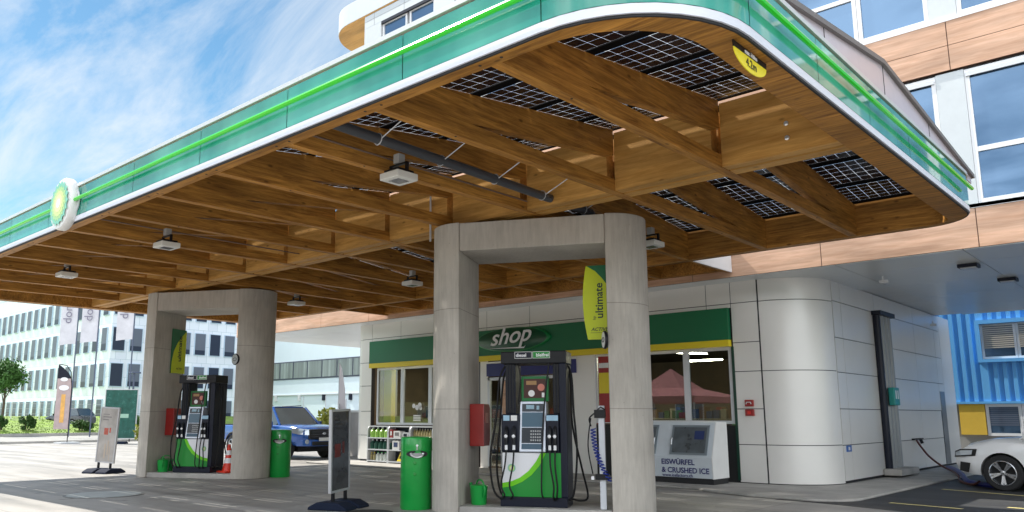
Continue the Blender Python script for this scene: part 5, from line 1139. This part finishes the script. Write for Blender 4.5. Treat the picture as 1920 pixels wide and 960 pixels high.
# grey service wall beside shop
t=thing('service_wall','light grey rendered wall with white top left of the shop','wall',(-24.4,19.8,0)); MB().box(-24.6,-21.9,19.2,19.5,0,1.58).build('wall',mat('grey render',(.42,.41,.40),.8,var=.06),t); MB().box(-24.65,-21.85,19.15,19.55,1.58,1.66).build('coping',M_white,t)
# white banner flag pole
t=thing('white_banner','tall narrow white feather banner between the pickup and the shop','banner',(-24.1,18.7,0)); MB().tube([(-24.12,18.7,0),(-24.12,18.7,3.4)],.02,6).build('pole',M_greyal,t)
q=MB(); q.add([(-24.12,18.69,.6),(-24.12,18.69,3.42),(-24.0,18.72,3.2),(-23.85,18.78,2.4),(-23.8,18.8,1.2),(-23.85,18.78,.6)],[(0,1,2,3,4,5)]); bnr=q.build('cloth',mat('white cloth',(.75,.72,.74),.7),t)
q=MB(); q.add([(-24.02,18.66,1.3),(-23.98,18.66,1.3),(-23.98,18.66,1.9),(-24.02,18.66,1.9)],[(0,1,2,3)]); q.build('print',M_pg,t)
# flags with lettering reading upwards
M_cloth=mat('pale lilac flag cloth',(.62,.62,.67),.8,var=.08,vscale=2); M_pole=mat('dark flag pole',(.08,.10,.16),.4)
def flag(x,y,z0,lab,ph):
    d=Vector((.68,.73,0)); n_=Vector((.73,-.68,0)); t=thing('tall_flag',lab,'flag',(x,y,.1),0,'row of hanging flags')
    vs=[];fs=[]; nx,nz=8,16; W=1.15; H_=5.2
    for i in range(nz+1):
        for j in range(nx+1):
            u=j/nx; v=i/nz; off=.05*math.sin(u*5+ph+v*2.2)*(u)+.03*math.sin(v*7+ph*2); p=Vector((x,y,0))-d*(W*u)+n_*off; vs.append((p.x,p.y,z0+H_*v-.12*u*u*(1-v)))
    for i in range(nz):
        for j in range(nx): a=i*(nx+1)+j; fs.append((a,a+1,a+nx+2,a+nx+1))
    MB().add(vs,fs).build('cloth',M_cloth,t,smooth=True)
    MB().tube([(x+.05*d.x,y+.05*d.y,0),(x+.05*d.x,y+.05*d.y,z0+H_+.2)],.05,8).build('pole',M_pole,t,smooth=True)
    p=Vector((x,y,z0+1.45))-d*.38+n_*.10
    text('lettering','domo',.85,mat('flag print',(.22,.21,.28),.7),t,(p.x,p.y,p.z),(0,0,1),tuple(-d),.001)
for (x,y,z),l,ph in (((-60.0,22.75,6.55),'leftmost pale hanging flag with dark lettering in front of the office block',0),((-58.7,23.7,6.7),'middle pale hanging flag with dark lettering in front of the office block',1.3),((-57.2,25.6,6.9),'rightmost pale hanging flag with dark lettering in front of the office block',2.6)): flag(x,y,z,l,ph)
# feather flag
t=thing('feather_flag','curved feather flag with dark top and orange stripe standing by the road','flag',(-46.6,17.2,.1))
d=Vector((.68,.73,0)); n_=Vector((.73,-.68,0)); B0=Vector((-45.6,17.3,0))
q=MB(); q.tube([B0,B0+Vector((0,0,3.0)),B0+Vector((0,0,3.8))-d*.1,B0+Vector((0,0,4.15))-d*.35,B0+Vector((0,0,4.22))-d*.75],.025,6); q.build('pole',M_black,t,smooth=True)
def ff(z0,z1,m,nm,ins=0,off=0):
    pts=[]
    def right(z): return 0 if z<3.2 else -(z-3.2)**2*.75/1.0
    zs=[z0+(z1-z0)*k/8 for k in range(9)]
    R_=[B0+Vector((0,0,z))+d*(max(right(z),-.75)-ins)+n_*off for z in zs]; L_=[B0+Vector((0,0,z))-d*(.78-ins)+n_*off for z in zs]
    q=MB(); q.poly([tuple(p) for p in R_+L_[::-1]]); return q.build(nm,m,t)
ff(.75,4.2,mat('feather cloth pale',(.45,.36,.36),.8,var=.15,vscale=3),'cloth'); 
ff(3.45,4.18,M_navyblk,'dark_top',off=.01); ff(1.1,2.6,mat('feather orange',(.75,.42,.12),.8,var=.2,vscale=4),'orange_stripe',ins=.28,off=.012)
q=MB(); q.lathe([(.27,0),(.27,.004)],(0,0,0),16,T=Matrix.Translation(B0+Vector((0,0,2.95))-d*.40+n_*.02)@n_.to_track_quat('Z','Y').to_matrix().to_4x4()@Matrix.Diagonal((1,.55,1,1))); q.lathe([(.2,0),(.2,.004)],(0,0,0),16,T=Matrix.Translation(B0+Vector((0,0,3.4))-d*.42+n_*.02)@n_.to_track_quat('Z','Y').to_matrix().to_4x4()@Matrix.Diagonal((1,.55,1,1))); q.build('round_print',M_stone,t)
MB().box(B0.x-.5,B0.x+.5,B0.y-.5,B0.y+.5,0,.08).build('base_plate',M_greyal,t)
# street lamp
t=thing('street_lamp','thin dark street lamp post in front of the office block','street lamp',(-60,27.2,.2)); MB().tube([(-60,27.2,.1),(-60,27.2,4.6)],.07,8).build('pole',M_pole,t,smooth=True); MB().box(-60.3,-59.7,26.9,27.6,4.6,4.72).build('lamp_head',M_pole,t,bevel=.03)
# vegetation
def leafmat(name,c,var=.35):
    m=mat(name,c,.7,var=var,vscale=1.7); return m
M_leaf=leafmat('tree leaves',(.045,.13,.02)); M_leaf2=leafmat('bush leaves',(.04,.10,.02)); M_leaf3=leafmat('yellow green leaves',(.22,.24,.03)); M_bark=mat('bark',(.09,.065,.045),.9,var=.3)
def crown(name,m,par,c,rad,n,size,seed,squash=1):
    rnd=random.Random(seed); q=MB(); c=Vector(c); cl=[]
    for i in range(max(8,n//60)):
        v=Vector((rnd.gauss(0,1),rnd.gauss(0,1),rnd.gauss(0,1))).normalized()*rnd.uniform(.25,1); cl.append((Vector((v.x*rad[0],v.y*rad[1],v.z*rad[2])),rnd.uniform(.22,.42)))
    for i in range(n):
        p,cr=rnd.choice(cl); v=Vector((rnd.gauss(0,1),rnd.gauss(0,1),rnd.gauss(0,1))).normalized()*cr*rnd.uniform(.4,1.05)
        P=c+p*.8+Vector((v.x*rad[0],v.y*rad[1],v.z*rad[2])); a=Vector((rnd.gauss(0,1),rnd.gauss(0,1),rnd.gauss(0,1))).normalized(); b=a.orthogonal().normalized(); s=size*rnd.uniform(.6,1.3)
        q.poly([P-a*s,P+b*s*.5,P+a*s,P-b*s*.5])
    return q.build(name,m,par)
t=thing('deciduous_tree','round green tree with thin trunk at the left edge in front of the office block','tree',(-68.6,21.1,.5))
q=MB(); q.tube([(-68.6,21.1,.4),(-68.6,21.15,2.4),(-68.5,21.1,4.6)],[.11,.09,.03],8); q.tube([(-68.6,21.1,2.4),(-69.1,21.0,3.6)],[.05,.02],6); q.tube([(-68.6,21.1,2.6),(-68.0,21.5,3.9)],[.05,.02],6); q.build('trunk',M_bark,t,smooth=True)
crown('crown',M_leaf,t,(-68.6,21.1,4.55),(1.45,1.45,1.75),3600,.13,5)
for (x,y,z,rx,rz_,n,m,l) in ((-68,20.8,1.0,.6,.65,600,M_leaf2,'dark green bush at the left edge of the lawn'),(-68,22.8,1.0,.65,.75,1000,M_leaf2,'dark green bush right of the tree on the lawn'),(-67.5,26.6,.75,1.15,.5,1300,M_leaf2,'wide low bush right of the feather flag, in front of the dark car'),(-67.5,30.6,1.1,.9,1.1,1500,M_leaf2,'dense dark bush beside the far portal left pylon'),(-34.6,26.2,1.15,1.6,.85,1700,M_leaf3,'yellow green clipped bush behind the white banner'),(-35.0,17.0,.9,1.2,.9,900,M_leaf3,'yellow green bush seen through the far portal')):
    t=thing('bush',l,'bush',(x,y,0.05)); q=MB(); 
    for k in range(4): q.tube([(x,y,0),(x+.25*math.cos(k*1.6),y+.25*math.sin(k*1.6),z)],[.03,.012],5)
    q.build('stem',M_bark,t); crown('foliage',m,t,(x,y,z),(rx*.62,rx*.95,rz_),n,.12,int(x*10)%97)
# mesh fence
t=thing('wire_fence','thin grey wire fence at the top of the lawn','fence',(-73,22,1)); q=MB()
for k in range(14): q.box(-74.03,-73.97,8+k*2.2,8.06+k*2.2,.9,2.6)
for k in range(4): q.box(-74.01,-73.99,8,37,1.2+k*.42,1.22+k*.42)
q.build('wire_panel',M_greyal,t)
# blue corrugated building on the right
bb=thing('blue_building','bright blue corrugated building with yellow wall panel beyond the white car','building',(2,31,0))
M_blue=mat('blue corrugated steel',(.15,.47,.88),.4,coat=.1,var=.03,vscale=.5); M_ywall=mat('yellow wall',(.75,.50,.07),.5,var=.04)
Yb=30.6
def corr(mb,x0,x1,z0,z1):
    x=x0; pts=[]
    while x<x1-.01:
        pts+=[(x,Yb),(min(x+.11,x1),Yb),(min(x+.13,x1),Yb+.07),(min(x+.24,x1),Yb+.07)]; x+=.26
    vs=[(a,b,z) for z in (z0,z1) for a,b in pts]; n=len(pts); mb.add(vs,[(i,i+1,n+i+1,n+i) for i in range(n-1)])
cm=MB(); corr(cm,-13,-5.62,1.9,9); corr(cm,-5.62,22,1.9,3.2); corr(cm,-5.62,22,4.55,9); cm.build('blue_cladding',M_blue,bb)
MB().box(-13,22,Yb+.1,45,0.02,9).build('core_wall',mat('plinth grey',(.3,.3,.29),.7),bb)
q=MB(); q.box(-5.75,22,Yb-.08,Yb+.1,4.42,4.56); q.box(-5.75,22,Yb-.08,Yb+.1,3.17,3.27); q.box(-5.75,-5.62,Yb-.08,Yb+.1,3.27,4.42); q.build('window_surround',M_blue,bb)
MB().box(-13,22,Yb-.06,Yb+.1,1.84,1.92).build('flashing',M_blue,bb)
x=-5.62
while x<20:
    f=window(bb,x,x+.98,Yb+.02,3.28,4.41,.07,M_og,M_stone,None,.06)
    q=MB(); 
    for k in range(12): q.box(x+.07,x+.91,Yb-.02,Yb+.03,3.62+k*.065,3.66+k*.065)
    q.build('blind',mat('beige blind',(.5,.46,.4),.5),f); x+=.99
MB().box(-6.45,-5.72,Yb-.02,Yb+.1,.85,1.83).build('yellow_panel',M_ywall,bb)
x=-5.70
while x<20:
    f=window(bb,x,x+.98,Yb+.0,.82,1.83,.09,M_og,M_stone,None,.06); q=MB()
    for k in range(9): q.box(x+.1,x+.88,Yb-.01,Yb+.025,1.15+k*.066,1.19+k*.066)
    q.build('blind',M_ofb,f); x+=.99
# things behind the camera seen as reflections in the shop windows
t=thing('market_tent','pink peaked canopy tent reflected in the right shop window','tent',(-24.2,-10,0))
q=MB(); pk=(-24.2,-10,4.25); ring=[]
for k in range(16):
    a=2*PI*k/16; c_,s_=math.cos(a),math.sin(a); m_=max(abs(c_),abs(s_)); ring.append((-24.2+3*c_/m_,-10+3*s_/m_,2.55-.0))
mid=[(-24.2+(x+24.2)*.45,-10+(y+10)*.45,3.05) for x,y,z in ring]
vs=[pk]+mid+ring+[(x,y,2.2) for x,y,z in ring]; fs=[(0,1+k,1+(k+1)%16) for k in range(16)]+[(1+k,17+k,17+(k+1)%16,1+(k+1)%16) for k in range(16)]+[(17+k,33+k,33+(k+1)%16,17+(k+1)%16) for k in range(16)]
q.add(vs,fs); q.build('roof',mat('pink tent cloth',(.62,.22,.24),.8),t)
for sx in (-1,1):
    for sy in (-1,1): MB().box(-24.2+sx*2.95-.04,-24.2+sx*2.95+.04,-10+sy*2.95-.04,-10+sy*2.95+.04,0,2.3).build('leg',M_greyal,t)
suv('white car reflected in the right shop window beside the tent',(-17.6,-6.5,0),R(160),M_pw,detail=False)
suv('dark red car reflected at the right edge of the shop window',(-14.6,-3.6,0),R(165),M_pr2,detail=False)
rb=thing('street_building','long building across the street seen only as a reflection','building',(-25,-38,0))
MB().box(-80,25,-50,-38,0,9.5).build('wall',mat('ochre wall',(.40,.30,.16),.7,var=.15,vscale=.3),rb)
q=MB(); q.box(-80,-30,-38.1,-38,3.2,9.4); q.build('blue_cladding',mat('steel blue cladding',(.05,.14,.26),.5,var=.2,vscale=.5,stretch=(8,1,.1)),rb)
for k in range(16): window(rb,-76+k*6.1,-73+k*6.1,-37.95,1.0,2.7,.1,M_og,M_stone,None,-.06)
